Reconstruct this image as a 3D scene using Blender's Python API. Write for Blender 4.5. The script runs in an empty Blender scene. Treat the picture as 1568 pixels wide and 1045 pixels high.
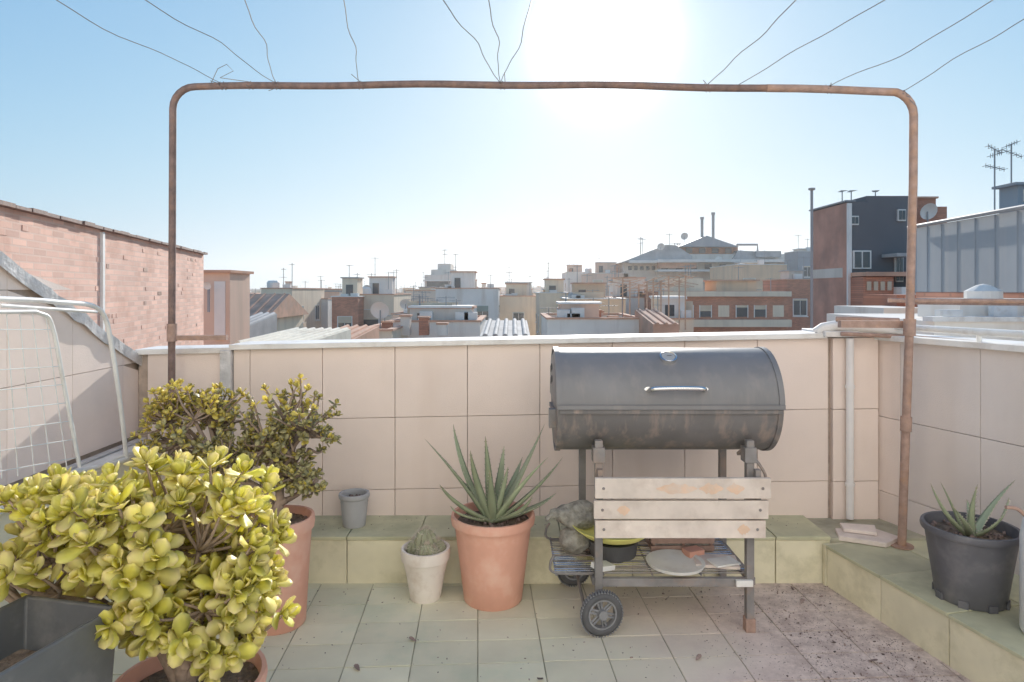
import bpy, math, random
from mathutils import Vector, Matrix, Quaternion, noise
R=random.Random(7)
scn=bpy.context.scene
F=1000.0; CH=1.25
def W(px,py,Y): return Vector(((px-784)/F*Y, Y, CH-(py-445)/F*Y))
# ------------------------------------------------ materials
def lin(c): return tuple(c)+(1,) if len(c)==3 else c
def M(name,col,rough=.8,var=.18,scale=3,bump=.15,bscale=60,bdist=.01,metal=0,rnd=0,stain=None,stain_amt=.5,stain_scale=1.5,spec=.5,streak=False,trans=0,tip=None,brick=None,wave=None):
    m=bpy.data.materials.new(name); m.use_nodes=True
    nt=m.node_tree; N=nt.nodes; L=nt.links; N.clear()
    out=N.new('ShaderNodeOutputMaterial'); b=N.new('ShaderNodeBsdfPrincipled')
    b.inputs['Roughness'].default_value=rough; b.inputs['Metallic'].default_value=metal
    b.inputs['Specular IOR Level'].default_value=spec
    tc=N.new('ShaderNodeTexCoord'); vec=tc.outputs['Object']
    def noi(sc,det=6,v=None,r=.6):
        n=N.new('ShaderNodeTexNoise'); n.inputs['Scale'].default_value=sc; n.inputs['Detail'].default_value=det; n.inputs['Roughness'].default_value=r
        L.new(v or vec,n.inputs['Vector']); return n.outputs['Fac']
    def rng(s,a,b_,c=0,d=1):
        r=N.new('ShaderNodeMapRange'); r.inputs[1].default_value=a; r.inputs[2].default_value=b_; r.inputs[3].default_value=c; r.inputs[4].default_value=d
        L.new(s,r.inputs[0]); return r.outputs[0]
    def mix(f,a,c,mode='MIX'):
        x=N.new('ShaderNodeMix'); x.data_type='RGBA'; x.blend_type=mode
        if isinstance(f,float) or isinstance(f,int): x.inputs[0].default_value=f
        else: L.new(f,x.inputs[0])
        for i,s in ((6,a),(7,c)):
            if isinstance(s,tuple): x.inputs[i].default_value=lin(s)
            else: L.new(s,x.inputs[i])
        return x.outputs[2]
    lo=tuple(max(0,c*(1-var)) for c in col); hi=tuple(min(1,c*(1+var)) for c in col)
    c=mix(rng(noi(scale,3),.3,.7),lo,hi)
    hgt=noi(bscale,3) if bump else None
    if brick:
        bt=N.new('ShaderNodeTexBrick'); bt.inputs['Scale'].default_value=1
        bt.inputs['Brick Width'].default_value=brick[0]; bt.inputs['Row Height'].default_value=brick[1]; bt.inputs['Mortar Size'].default_value=brick[2]
        bt.inputs['Color1'].default_value=(.82,.79,.78,1); bt.inputs['Color2'].default_value=(1.10,1.05,1.02,1); bt.inputs['Mortar'].default_value=lin(brick[3])
        mp=N.new('ShaderNodeMapping'); mp.inputs['Rotation'].default_value=brick[4]
        L.new(vec,mp.inputs['Vector']); L.new(mp.outputs[0],bt.inputs['Vector'])
        c=mix(1.0,c,bt.outputs['Color'],'MULTIPLY')
        inv=rng(bt.outputs['Fac'],0,1,1,0)
        a=N.new('ShaderNodeMath'); a.operation='MULTIPLY_ADD'; L.new(hgt,a.inputs[0]); a.inputs[1].default_value=.4; L.new(inv,a.inputs[2]); hgt=a.outputs[0]
    if stain:
        if streak:
            mp=N.new('ShaderNodeMapping'); mp.inputs['Scale'].default_value=(1,1,.12); L.new(vec,mp.inputs['Vector'])
            s=noi(stain_scale*4,4,mp.outputs[0])
        else: s=noi(stain_scale,6,None,.65)
        c=mix(rng(s,.5,.72,0,stain_amt),c,stain)
    if rnd:
        at=N.new('ShaderNodeAttribute'); at.attribute_name='rnd'
        c=mix(1.0,c,rng(at.outputs['Fac'],0,1,1-rnd,1+rnd),'MULTIPLY')
    if tip:
        at=N.new('ShaderNodeAttribute'); at.attribute_name='tt'
        c=mix(rng(at.outputs['Fac'],.6,1.0,0,tip[1]),c,tip[0])
    L.new(c,b.inputs['Base Color'])
    if bump:
        bp=N.new('ShaderNodeBump'); bp.inputs['Strength'].default_value=bump; bp.inputs['Distance'].default_value=bdist
        L.new(hgt,bp.inputs['Height']); L.new(bp.outputs[0],b.inputs['Normal'])
    if trans:
        t=N.new('ShaderNodeBsdfTranslucent'); L.new(c,t.inputs['Color'])
        ms=N.new('ShaderNodeMixShader'); ms.inputs[0].default_value=trans
        L.new(b.outputs[0],ms.inputs[1]); L.new(t.outputs[0],ms.inputs[2]); L.new(ms.outputs[0],out.inputs[0])
    else: L.new(b.outputs[0],out.inputs[0])
    return m
# ------------------------------------------------ mesh builder
class MB:
    def __init__(s): s.v=[];s.f=[];s.m=[];s.r=[];s.t=[];s.M=Matrix();s.mats=[];s.cr=.5
    def mi(s,mat):
        if mat not in s.mats: s.mats.append(mat)
        return s.mats.index(mat)
    def add(s,vs,fs,mat,tt=None):
        o=len(s.v); i=s.mi(mat)
        for k,p in enumerate(vs):
            s.v.append(s.M@Vector(p)); s.r.append(s.cr); s.t.append(tt[k] if tt else 0)
        for f in fs: s.f.append([o+k for k in f]); s.m.append(i)
    def box(s,x0,x1,y0,y1,z0,z1,mat,mx=None):
        vs=[Vector(p) for p in((x0,y0,z0),(x1,y0,z0),(x1,y1,z0),(x0,y1,z0),(x0,y0,z1),(x1,y0,z1),(x1,y1,z1),(x0,y1,z1))]
        if mx: vs=[mx@p for p in vs]
        s.add(vs,[(0,3,2,1),(4,5,6,7),(0,1,5,4),(1,2,6,5),(2,3,7,6),(3,0,4,7)],mat)
    def obox(s,c,sz,mat,rot=None):
        mx=Matrix.Translation(Vector(c))@(rot.to_matrix().to_4x4() if rot else Matrix())
        a,b,d=[q/2 for q in sz]; s.box(-a,a,-b,b,-d,d,mat,mx)
    def tube(s,pts,r,mat,n=8,caps=True):
        pts=[Vector(p) for p in pts]; k=len(pts)
        rs=r if isinstance(r,(list,tuple)) else [r]*k
        prev=None; vs=[];fs=[]
        for i,p in enumerate(pts):
            t=(pts[min(i+1,k-1)]-pts[max(i-1,0)])
            if t.length<1e-9: t=Vector((0,0,1))
            t.normalize()
            if prev is None:
                u=t.orthogonal().normalized()
            else:
                u=prev-t*prev.dot(t)
                u=u.normalized() if u.length>1e-6 else t.orthogonal().normalized()
            prev=u; w=t.cross(u)
            for j in range(n):
                a=2*math.pi*j/n; vs.append(p+(u*math.cos(a)+w*math.sin(a))*rs[i])
        for i in range(k-1):
            for j in range(n):
                a=i*n+j;b=i*n+(j+1)%n; fs.append((a,b,b+n,a+n))
        if caps: fs.append(tuple(range(n))[::-1]); fs.append(tuple(range((k-1)*n,k*n)))
        s.add(vs,fs,mat)
    def lathe(s,prof,c,mat,n=32,mx=None):
        c=Vector(c); vs=[];fs=[]
        for r,z in prof:
            for j in range(n):
                a=2*math.pi*j/n; p=Vector((r*math.cos(a),r*math.sin(a),z))
                if mx: p=mx@p
                vs.append(c+p)
        for i in range(len(prof)-1):
            for j in range(n):
                a=i*n+j;b=i*n+(j+1)%n; fs.append((a,b,b+n,a+n))
        if prof[0][0]>0: fs.append(tuple(range(n))[::-1])
        if prof[-1][0]>0: fs.append(tuple(range((len(prof)-1)*n,len(prof)*n)))
        s.add(vs,fs,mat)
    def obj(s,name,parent=None,smooth=False,bevel=0,auto=None):
        me=bpy.data.meshes.new(name); me.from_pydata([tuple(p) for p in s.v],[],s.f)
        for m in s.mats: me.materials.append(m)
        me.polygons.foreach_set('material_index',s.m)
        a=me.attributes.new('rnd','FLOAT','POINT'); a.data.foreach_set('value',s.r)
        a=me.attributes.new('tt','FLOAT','POINT'); a.data.foreach_set('value',s.t)
        if smooth: me.polygons.foreach_set('use_smooth',[True]*len(me.polygons))
        me.update()
        if auto: 
            me.polygons.foreach_set('use_smooth',[True]*len(me.polygons)); me.set_sharp_from_angle(angle=math.radians(auto))
        ob=bpy.data.objects.new(name,me); scn.collection.objects.link(ob)
        if bevel:
            bm=ob.modifiers.new('b','BEVEL'); bm.width=bevel; bm.segments=2; bm.limit_method='ANGLE'
        if parent: ob.parent=parent
        return ob
def empty(name):
    e=bpy.data.objects.new(name,None); scn.collection.objects.link(e); e.empty_display_size=.1; return e
# ------------------------------------------------ material library
m_panel=M('wall_panel',(.93,.78,.69),.85,.04,2.5,.35,220,.004,rnd=.035,stain=(.74,.57,.47),stain_amt=.45,stain_scale=.7,streak=True)
m_panelL=M('wall_panel_left_suntint',(.95,.80,.71),.85,.05,2.5,.35,220,.004,rnd=.035,stain=(.74,.61,.53),stain_amt=.35,stain_scale=2)  # lighter pink puts the sun on the left wall into the colour
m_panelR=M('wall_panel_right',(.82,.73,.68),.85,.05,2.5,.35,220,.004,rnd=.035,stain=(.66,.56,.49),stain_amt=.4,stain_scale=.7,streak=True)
m_grout=M('grout',(.50,.40,.33),.9,.2,20)
m_coping=M('coping',(.88,.85,.81),.6,.06,6,.2,90,.004,stain=(.5,.42,.35),stain_amt=.6,stain_scale=5)
m_floorgrout=M('floor_grout',(.44,.41,.31),.95,.25,8)
m_ledge=M('ledge_tile_top',(.58,.56,.38),.7,.12,6,.2,90,.003,rnd=.10,stain=(.38,.38,.24),stain_amt=.8,stain_scale=5)
m_ledgeface=M('ledge_tile_face',(.80,.74,.54),.65,.10,5,.2,90,.003,rnd=.06,stain=(.55,.51,.33),stain_amt=.8,stain_scale=6)
m_rust=M('rusty_pipe',(.42,.28,.225),.7,.22,25,.5,140,.003,stain=(.52,.30,.18),stain_amt=.7,stain_scale=14)
m_rustd=M('rusty_pipe_dark',(.22,.15,.13),.7,.3,25,.5,140,.003,stain=(.40,.23,.15),stain_amt=.6,stain_scale=14)
m_wire=M('wire',(.25,.23,.22),.5,.1,4,0)
m_white=M('white_paint',(.84,.83,.80),.45,.06,8,.1,80,.002,stain=(.5,.4,.3),stain_amt=.4,stain_scale=9)
m_whitepipe=M('white_pipe',(.88,.84,.81),.5,.05,8,.1,80,.002)
m_terra=M('terracotta_plastic',(.80,.42,.31),.6,.08,7,.15,80,.002,stain=(.86,.62,.50),stain_amt=.6,stain_scale=7)
m_soil=M('soil',(.18,.135,.10),1,.4,40,1,90,.01)
m_cream=M('cream_pot',(.88,.80,.72),.6,.06,8,.1,80,.002,stain=(.58,.46,.36),stain_amt=.5,stain_scale=12)
m_greypot=M('grey_pot',(.48,.48,.49),.6,.08,8,.1,80,.002)
m_blackpot=M('black_pot',(.13,.13,.145),.5,.15,8,.15,80,.002,stain=(.30,.28,.27),stain_amt=.45,stain_scale=8)
m_barrel=M('barrel_paint',(.20,.195,.20),.42,.10,5,.12,60,.002,stain=(.30,.27,.25),stain_amt=.5,stain_scale=4,streak=True,spec=.6)
m_barrel2=M('barrel_paint_lower',(.17,.16,.16),.5,.18,6,.2,60,.002,stain=(.38,.30,.25),stain_amt=.8,stain_scale=5,streak=True)
m_leg=M('leg_metal',(.24,.225,.22),.55,.2,12,.2,90,.002,stain=(.42,.28,.20),stain_amt=.7,stain_scale=9)
m_chrome=M('chrome',(.75,.74,.72),.22,.05,9,0,metal=1)
m_wood=M('weathered_wood',(.74,.65,.58),.85,.12,9,.3,60,.003,rnd=.08,stain=(.46,.36,.30),stain_amt=.65,stain_scale=6)
m_woodor=M('worn_wood_patch',(.78,.56,.41),.8,.12,15,.2,60,.002,stain=(.70,.62,.56),stain_amt=.9,stain_scale=14)
m_tyre=M('wheel_plastic',(.10,.10,.105),.6,.2,12,.2,80,.002)
m_hub=M('wheel_hub',(.26,.26,.27),.6,.2,12,.1)
m_lime=M('lime_plastic',(.92,.86,.26),.5,.08,8,0)
m_sack=M('dark_stone',(.34,.32,.28),.9,.4,30,1,60,.01)
m_brick1=M('loose_brick',(.42,.28,.23),.9,.2,20,.4,80,.004)
m_slab=M('stone_slab',(.80,.69,.62),.9,.12,12,.3,80,.003)
m_bark=M('bark',(.36,.27,.21),.9,.3,20,.6,90,.006)
m_jade=M('jade_leaf',(.82,.78,.18),.45,.12,14,0,rnd=.25,trans=.5,tip=((.96,.88,.42),.6))
m_jade2=M('jade_leaf_pale',(.96,.89,.38),.45,.06,14,0,rnd=.12,trans=.52,tip=((.96,.76,.56),.45))
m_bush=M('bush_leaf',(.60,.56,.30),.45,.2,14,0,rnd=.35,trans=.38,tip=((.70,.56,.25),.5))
m_bushy=M('bush_leaf_yellow_sunlit',(.94,.80,.26),.45,.12,14,0,rnd=.25,trans=.5)
m_aloe=M('aloe_leaf',(.40,.45,.29),.48,.12,10,0,rnd=.18,trans=.12,tip=((.54,.39,.28),.6))
m_cact=M('cactus',(.36,.36,.24),.7,.2,20,.2,80,.003)
m_spine=M('spines',(.68,.60,.50),.7,.1,20,0)
m_flash=M('flashing',(.68,.67,.67),.45,.15,14,.6,30,.01,metal=.3)
m_dirt=M('debris',(.26,.19,.165),1,.4,30,0,rnd=.5)
def floor_mat():
    m=M('floor_tile',(.74,.71,.54),.66,.08,4,.22,80,.003,rnd=.08,stain=(.52,.59,.44),stain_amt=.8,stain_scale=2.2)
    nt=m.node_tree;N=nt.nodes;L=nt.links
    b=[n for n in N if n.type=='BSDF_PRINCIPLED'][0]; src=b.inputs['Base Color'].links[0].from_socket
    tc=N.new('ShaderNodeTexCoord'); sp=N.new('ShaderNodeSeparateXYZ'); L.new(tc.outputs['Object'],sp.inputs[0])
    n=N.new('ShaderNodeTexNoise'); n.inputs['Scale'].default_value=2.2; n.inputs['Detail'].default_value=8; L.new(tc.outputs['Object'],n.inputs['Vector'])
    a=N.new('ShaderNodeMath');a.operation='MULTIPLY_ADD'; L.new(n.outputs['Fac'],a.inputs[0]); a.inputs[1].default_value=1.3; L.new(sp.outputs['X'],a.inputs[2])
    r=N.new('ShaderNodeMapRange'); r.inputs[1].default_value=.75; r.inputs[2].default_value=1.45; L.new(a.outputs[0],r.inputs[0])
    x=N.new('ShaderNodeMix');x.data_type='RGBA'; L.new(r.outputs[0],x.inputs[0]); L.new(src,x.inputs[6]); x.inputs[7].default_value=(.78,.65,.58,1)
    n2=N.new('ShaderNodeTexNoise'); n2.inputs['Scale'].default_value=12; n2.inputs['Detail'].default_value=10; n2.inputs['Roughness'].default_value=.8; L.new(tc.outputs['Object'],n2.inputs['Vector'])
    r2=N.new('ShaderNodeMapRange'); r2.inputs[1].default_value=.42; r2.inputs[2].default_value=.60; L.new(n2.outputs['Fac'],r2.inputs[0])
    r3=N.new('ShaderNodeMapRange'); r3.inputs[1].default_value=1.15; r3.inputs[2].default_value=1.9; r3.inputs[4].default_value=.9; L.new(a.outputs[0],r3.inputs[0])
    mm=N.new('ShaderNodeMath');mm.operation='MULTIPLY'; L.new(r2.outputs[0],mm.inputs[0]); L.new(r3.outputs[0],mm.inputs[1])
    y=N.new('ShaderNodeMix');y.data_type='RGBA'; L.new(mm.outputs[0],y.inputs[0]); L.new(x.outputs[2],y.inputs[6]); y.inputs[7].default_value=(.40,.30,.27,1)
    L.new(y.outputs[2],b.inputs['Base Color'])
    return m
m_floor=floor_mat()
# ------------------------------------------------ terrace floor
mb=MB(); mb.box(-1.72,3.2,-1.0,3.1,-.3,-.004,m_floorgrout)
rz=Matrix.Rotation(math.radians(3),4,'Z')
tw,tl=.222,.146
for i in range(-16,20):
    for j in range(-14,24):
        c=rz@Vector(((i+.5)*tw,(j+.5)*tl,0))
        if not(-1.6<c.x<2.9 and -.9<c.y<2.84): continue
        mb.cr=R.random()
        rot=Quaternion((0,0,1),math.radians(3)+R.gauss(0,.002))@Quaternion((1,0,0),R.gauss(0,.003))@Quaternion((0,1,0),R.gauss(0,.003))
        mb.obox((c.x,c.y,-.010+R.gauss(0,.0006)),(tw-.004,tl-.004,.02),m_floor,rot)
mb.obj('terrace_floor',bevel=.0012)
# ledges
LH=.20
mb=MB(); mb.box(-1.63,1.9,2.80,3.05,-.02,LH-.012,m_floorgrout)
x=-1.62; 
while x<1.34:
    mb.cr=R.random(); w=.305; x1=min(x+w,1.36)
    mb.box(x+.002,x1-.002,2.782,3.049,LH-.014,LH+R.gauss(0,.001),m_ledge)
    mb.box(x+.002,x1-.002,2.788,2.80,-.012,LH-.016,m_ledgeface)
    x+=w
mb.obj('tiled_ledge',bevel=.002)
A=Vector((1.33,2.76,0)); B=Vector((1.70,1.00,0)); d=(B-A); Lr=d.length; d.normalize(); nr=Vector((-d.y,d.x,0))
if nr.x<0: nr=-nr
mx=Matrix(((d.x,nr.x,0,A.x),(d.y,nr.y,0,A.y),(0,0,1,0),(0,0,0,1)))
mb=MB(); mb.M=mx; RH=.176
mb.box(0,Lr,.012,1.2,-.02,RH-.012,m_floorgrout)
t=-.0
while t<Lr:
    mb.cr=R.random(); mb.box(t+.002,t+.298,0,.012,-.012,RH-.016,m_ledgeface)
    for k in range(3):
        mb.cr=R.random(); mb.box(t+.002,t+.298,-.006+k*.3,.292+k*.3,RH-.014,RH+R.gauss(0,.001),m_ledge)
    t+=.3
mb.box(-.02,-.001,-.004,.6,-.012,RH-.003,m_ledgeface)
mb.obj('side_ledge',bevel=.002)
# ------------------------------------------------ back parapet
SL=.0195
def ztop(X): return 1.02+SL*X
mb=MB()
mb.add([(-1.75,3.06,-.3),(1.75,3.06,-.3),(1.75,3.2,-.3),(-1.75,3.2,-.3),(-1.75,3.06,ztop(-1.75)-.02),(1.75,3.06,ztop(1.75)-.02),(1.75,3.2,ztop(1.75)-.02),(-1.75,3.2,ztop(-1.75)-.02)],
       [(0,3,2,1),(4,5,6,7),(0,1,5,4),(1,2,6,5),(2,3,7,6),(3,0,4,7)],m_grout)
pw=.338; sh=Matrix(((1,0,0,0),(0,1,0,0),(SL,0,1,0),(0,0,0,1)))
xs=[-.884+pw*k for k in range(-1,8)]; xs=[-1.30]+[q for q in xs if -1.25<q<1.40]+[1.475]
zs=[0.10,.333,.668,1.0]
for i in range(len(xs)-1):
    for j in range(3):
        mb.cr=R.random(); g=.0012
        mb.box(xs[i]+g,xs[i+1]-g,3.045+R.gauss(0,.0006),3.06,zs[j]+g,zs[j+1]-g,m_panel,sh)
for j in range(3):
    mb.cr=R.random(); mb.box(1.49,1.70,3.030,3.06,zs[j]+.0012,zs[j+1]-.0012,m_panel,sh)
for j in range(3):
    mb.cr=R.random(); mb.box(-1.70,-1.352,3.047,3.06,zs[j]+.0012,zs[j+1]-.0012,m_panelL,sh)
mb.box(-1.352,-1.302,3.02,3.06,.1,1.0,m_flash,sh)
mb.box(-1.31,1.46,3.02,3.23,1.0,1.024,m_coping,sh)
mb.box(-1.75,-1.312,3.03,3.23,.985,1.010,m_coping,sh)
mb.obj('back_parapet_wall',bevel=.002)
mb=MB()
mb.tube([(1.42,3.05,1.052),(1.45,3.045,1.075),(1.50,3.035,1.085),(1.60,3.01,1.083),(1.78,2.96,1.065)],.024,m_coping,12)
mb.tube([(1.47,2.965,1.12),(1.60,2.93,1.118),(1.72,2.90,1.115)],.013,m_rust,8)
mb.tube([(1.50,2.98,1.052),(1.80,2.94,1.04),(2.05,2.2,1.03)],.010,m_rust,8)
mb.box(1.44,1.80,3.0,3.25,1.035,1.062,m_coping)
mb.obj('corner_coping',bevel=.004,auto=40)
mb=MB(); mb.tube([(1.555,3.005,.20),(1.555,3.005,1.03)],.017,m_whitepipe,12)
for z in(.35,.8): mb.tube([(1.555,3.005,z),(1.555,3.005,z+.015)],.021,m_whitepipe,12)
mb.obj('drain_pipe',auto=40)
# right wall
A=Vector((1.70,3.07,0)); B=Vector((2.25,1.45,0)); d=(B-A); Lr=d.length; d.normalize(); nr=Vector((-d.y,d.x,0)); 
if nr.x<0: nr=-nr
mx=Matrix(((d.x,nr.x,0,A.x),(d.y,nr.y,0,A.y),(0,0,1,0),(0,0,0,1)))
mb=MB(); mb.M=mx; mb.box(0,Lr+1.5,.012,.16,-.3,1.02,m_grout)
t=-.02
for wdt in [.16]+[.36]*9:
    for j,(a,b) in enumerate(((.10,.32),(.32,.665),(.665,1.02))):
        mb.cr=R.random(); mb.box(t+.0012,t+wdt-.0012,0,.012,a+.0012,b-.0012,m_panelR if t>.1 else m_panel)
    t+=wdt
mb.box(.0,Lr+1.5,-.03,.20,1.02,1.045,m_coping)
mb.obj('side_parapet_wall',bevel=.002)
mb=MB()
mb.tube([(1.74,2.95,1.085),(1.80,2.75,1.085),(2.35,1.2,1.085)],.015,m_white,10)
mb.tube([(1.9,3.3,1.20),(3.6,2.9,1.19)],.012,m_rust,8)
for p in((1.86,2.60),(2.1,1.9),(2.3,1.35)): mb.tube([(p[0],p[1],1.03),(p[0],p[1],1.09)],.010,m_white,8)
mb.tube([(3.0,3.05,.2),(3.0,3.05,1.2)],.012,m_rust,8)
mb.obj('side_rail',auto=40)
# ------------------------------------------------ left low wall with sloped panel wall
m_yel=M('yellow_render',(.86,.82,.64),.85,.08,4,.3,120,.004,stain=(.60,.54,.38),stain_amt=.6,stain_scale=4)
mb=MB()
mb.box(-1.80,-1.635,-1.0,3.06,-.3,.545,m_yel)
mb.box(-1.75,-1.605,-1.0,3.044,.545,.556,m_coping)
mb.box(-1.655,-1.60,-1.0,3.043,.558,.572,m_white)
mb.box(-1.735,-1.70,-1.0,3.043,.558,.566,m_flash)
mb.obj('low_side_wall',bevel=.003)
mb=MB()
def zs_(Y): return 1.37-(Y-2.23)*.524
g=.0012
def colm(y0,y1,x0,x1,mat,zt,zb):
    a0,a1=zt(y0),zt(y1); b0,b1=(zb(y0),zb(y1)) if callable(zb) else (zb,zb)
    mb.add([(x0,y0,b0),(x1,y0,b0),(x1,y1,b1),(x0,y1,b1),(x0,y0,a0),(x1,y0,a0),(x1,y1,a1),(x0,y1,a1)],[(0,3,2,1),(4,5,6,7),(0,1,5,4),(1,2,6,5),(2,3,7,6),(3,0,4,7)],mat)
colm(-1.0,3.3,-1.95,-1.765,m_grout,lambda y:zs_(y)-.012,-.3)
y=3.28
while y>-.7:
    y0=y-.338
    z=.575; 
    while True:
        zt=z+.338; 
        mb.cr=R.random()
        if zt>=zs_(y): 
            if z+g<zs_(y0): colm(y0+g,y-g,-1.765,-1.752,m_panelL,lambda q:max(z+g,min(zt-g,zs_(q)-.014)),z+g)
        else: mb.box(-1.765,-1.752,y0+g,y-g,z+g,zt-g,m_panelL)
        if zt>=zs_(y0): break
        z=zt
    y=y0
n=90
offs=[(R.uniform(-.006,.006),R.uniform(-.005,.007)) for _ in range(n+1)]
rows_=[]
for i in range(n+1):
    yy=-1.0+4.32*i/n; dx,dz=offs[i]; zc=zs_(yy)
    rows_.append([(-1.738+dx,yy,zc-.045+dz),(-1.734+dx,yy,zc+.004+dz),(-1.76+dx*2,yy,zc+.014+dz),(-1.96,yy,zc+.012),(-1.97,yy,zc-.05)])
vs=[p for r_ in rows_ for p in r_]; fs=[(i*5+j,i*5+j+1,(i+1)*5+j+1,(i+1)*5+j) for i in range(n) for j in range(4)]
mb.add(vs,fs,m_flash)
mb.obj('sloped_side_wall')
# ------------------------------------------------ pergola frame
pts=[(-1.538,2.95,.5),(-1.537,2.95,1.0),(-1.534,2.95,1.6),(-1.532,2.95,2.07)]
for a in range(1,6):
    t=a/6*math.pi/2; pts.append((-1.532+.10*(1-math.cos(t)),2.95,2.07+.10*math.sin(t)))
n=24
for i in range(n+1):
    t=i/n; x=-1.432+(1.585+1.432)*t; y=2.95+(2.74-2.95)*t
    z=2.17+(2.085-2.17)*t+.018*math.sin(math.pi*t)+.003*math.sin(t*23)
    pts.append((x,y,z))
for a in range(1,7):
    t=a/6*math.pi/2; pts.append((1.585+.10*math.sin(t),2.74,2.085-.10*(1-math.cos(t))))
pts+=[(1.683,2.74,1.7),(1.668,2.74,1.1),(1.65,2.74,.6),(1.635,2.74,RH-.003)]
fr=empty('pergola_pipe_frame')
mb=MB(); mb.tube(pts[:30],.0155,m_rustd,14); mb.obj('pipe',fr,auto=50)
mb=MB(); mb.tube(pts[29:],.0165,m_rust,14); mb.obj('pipe_post',fr,auto=50)
mb=MB()
mb.tube([(-1.536,2.95,1.02),(-1.536,2.95,1.10)],.022,m_rust,12)
mb.tube([(1.652,2.74,.66),(1.654,2.74,.72)],.022,m_rust,12)
mb.tube([(1.667,2.74,1.06),(1.669,2.74,1.13)],.024,m_rust,12)
mb.obox((1.56,2.80,1.105),(.30,.035,.03),m_rust,Quaternion((0,0,1),-.1))
mb.obox((-1.42,2.97,1.035),(.24,.03,.022),m_rust,Quaternion((0,0,1),.1))
mb.lathe([(.045,0),(.045,.006),(.0,.006)],(1.635,2.74,RH+.001),m_rust,16)
mb.obj('clamps',fr,auto=40)
mb=MB()
def bar(px):
    t=((px-784)/1000); best=min(pts[9:36],key=lambda p:abs(p[0]/p[1]-t)); return Vector(best)
for px in(320,335,400,408,565,745,1085,1250,1378,1395):
    c=bar(px)
    sp=[c+Vector((k*.004-.012,math.cos(k*1.6)*.018,math.sin(k*1.6)*.018)) for k in range(9)]
    sp.append(c+Vector((R.uniform(-.03,.03),-.05,R.uniform(-.06,.05))))
    mb.tube(sp,.0016,m_wire,5)
mb.tube([bar(360)+Vector((-.05,0,.01)),bar(360)+Vector((-.01,-.02,.07)),bar(360)+Vector((.03,-.02,.09)),bar(360)+Vector((.06,-.02,.06)),bar(360)+Vector((.0,-.02,.03)),bar(410)],.0016,m_wire,5)
mb.obj('wire_ties',fr)
wires=[(320,95),(405,235),(408,380),(565,530),(745,685),(745,752),(755,815),(1090,1215),(1110,1350),(1255,1525),(1400,1610)]
for a,b in wires:
    mb=MB(); p0=bar(a)+Vector((0,0,.01)); Y1=1.95; p1=Vector(((b-784)/1000*Y1,Y1,CH+.445*Y1))
    dirv=(p1-p0)
    P=[]; ph=R.uniform(0,6); am=R.uniform(.006,.012); sag=R.uniform(.0,.02)
    for k in range(41):
        t=k/40*2.9; q=p0+dirv*t
        wob=min(1,t*3)
        q+=Vector((am*math.sin(t*7+ph)+.4*am*math.sin(t*17+ph),0,(am*math.cos(t*6+ph)-sag*math.sin(min(t,1)*math.pi)*1.5)))*wob
        q.z=min(q.z,2.6) if t>1 else q.z
        P.append(q)
    mb.tube(P,.0015,m_wire,5); mb.obj('clothesline_wire')
# ------------------------------------------------ drying rack
rk=empty('clothes_drying_rack'); mb=MB(); XR=-1.60
def rp(px,py,dx=0):
    Y=(XR+dx)/((px-784)/1000); return Vector((XR+dx,Y,CH-(py-445)/1000*Y))
def smoothp(P,n=5):
    out=[]
    for i in range(len(P)-1):
        p0=P[max(i-1,0)];p1=P[i];p2=P[i+1];p3=P[min(i+2,len(P)-1)]
        for k in range(n):
            t=k/n; out.append(.5*((2*p1)+(-p0+p2)*t+(2*p0-5*p1+4*p2-p3)*t*t+(-p0+3*p1-3*p2+p3)*t**3))
    out.append(P[-1]); return out
mb.tube(smoothp([Vector((XR,.9,1.26)),rp(0,458),rp(90,463),rp(140,468),rp(160,485),rp(170,525),rp(183,610),rp(192,690),rp(188,705),rp(120,722),rp(40,748),Vector((XR,1.6,.60))]),.009,m_white,10)
mb.tube(smoothp([Vector((XR+.02,.9,1.21)),rp(0,478,.02),rp(60,480,.02),rp(80,500,.02),rp(98,590,.02),rp(122,715,.02)]),.007,m_white,10)
mb.tube([rp(0,468,.01),rp(148,478,.01)],.006,m_white,8)
mb.obj('frame',rk,auto=60)
mb=MB()
for k in range(8):
    a=rp(-40,505+k*32,.02); b=rp(83+k*5,505+k*28,.02); mb.tube([a,b],.0018,m_white,5)
for k in range(7):
    t=(k+.5)/7; a=rp(-60+t*140,482,.018); b=rp(-60+t*175,742-t*26,.018); mb.tube([a,b],.0018,m_white,5)
mb.obj('wires',rk)
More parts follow.
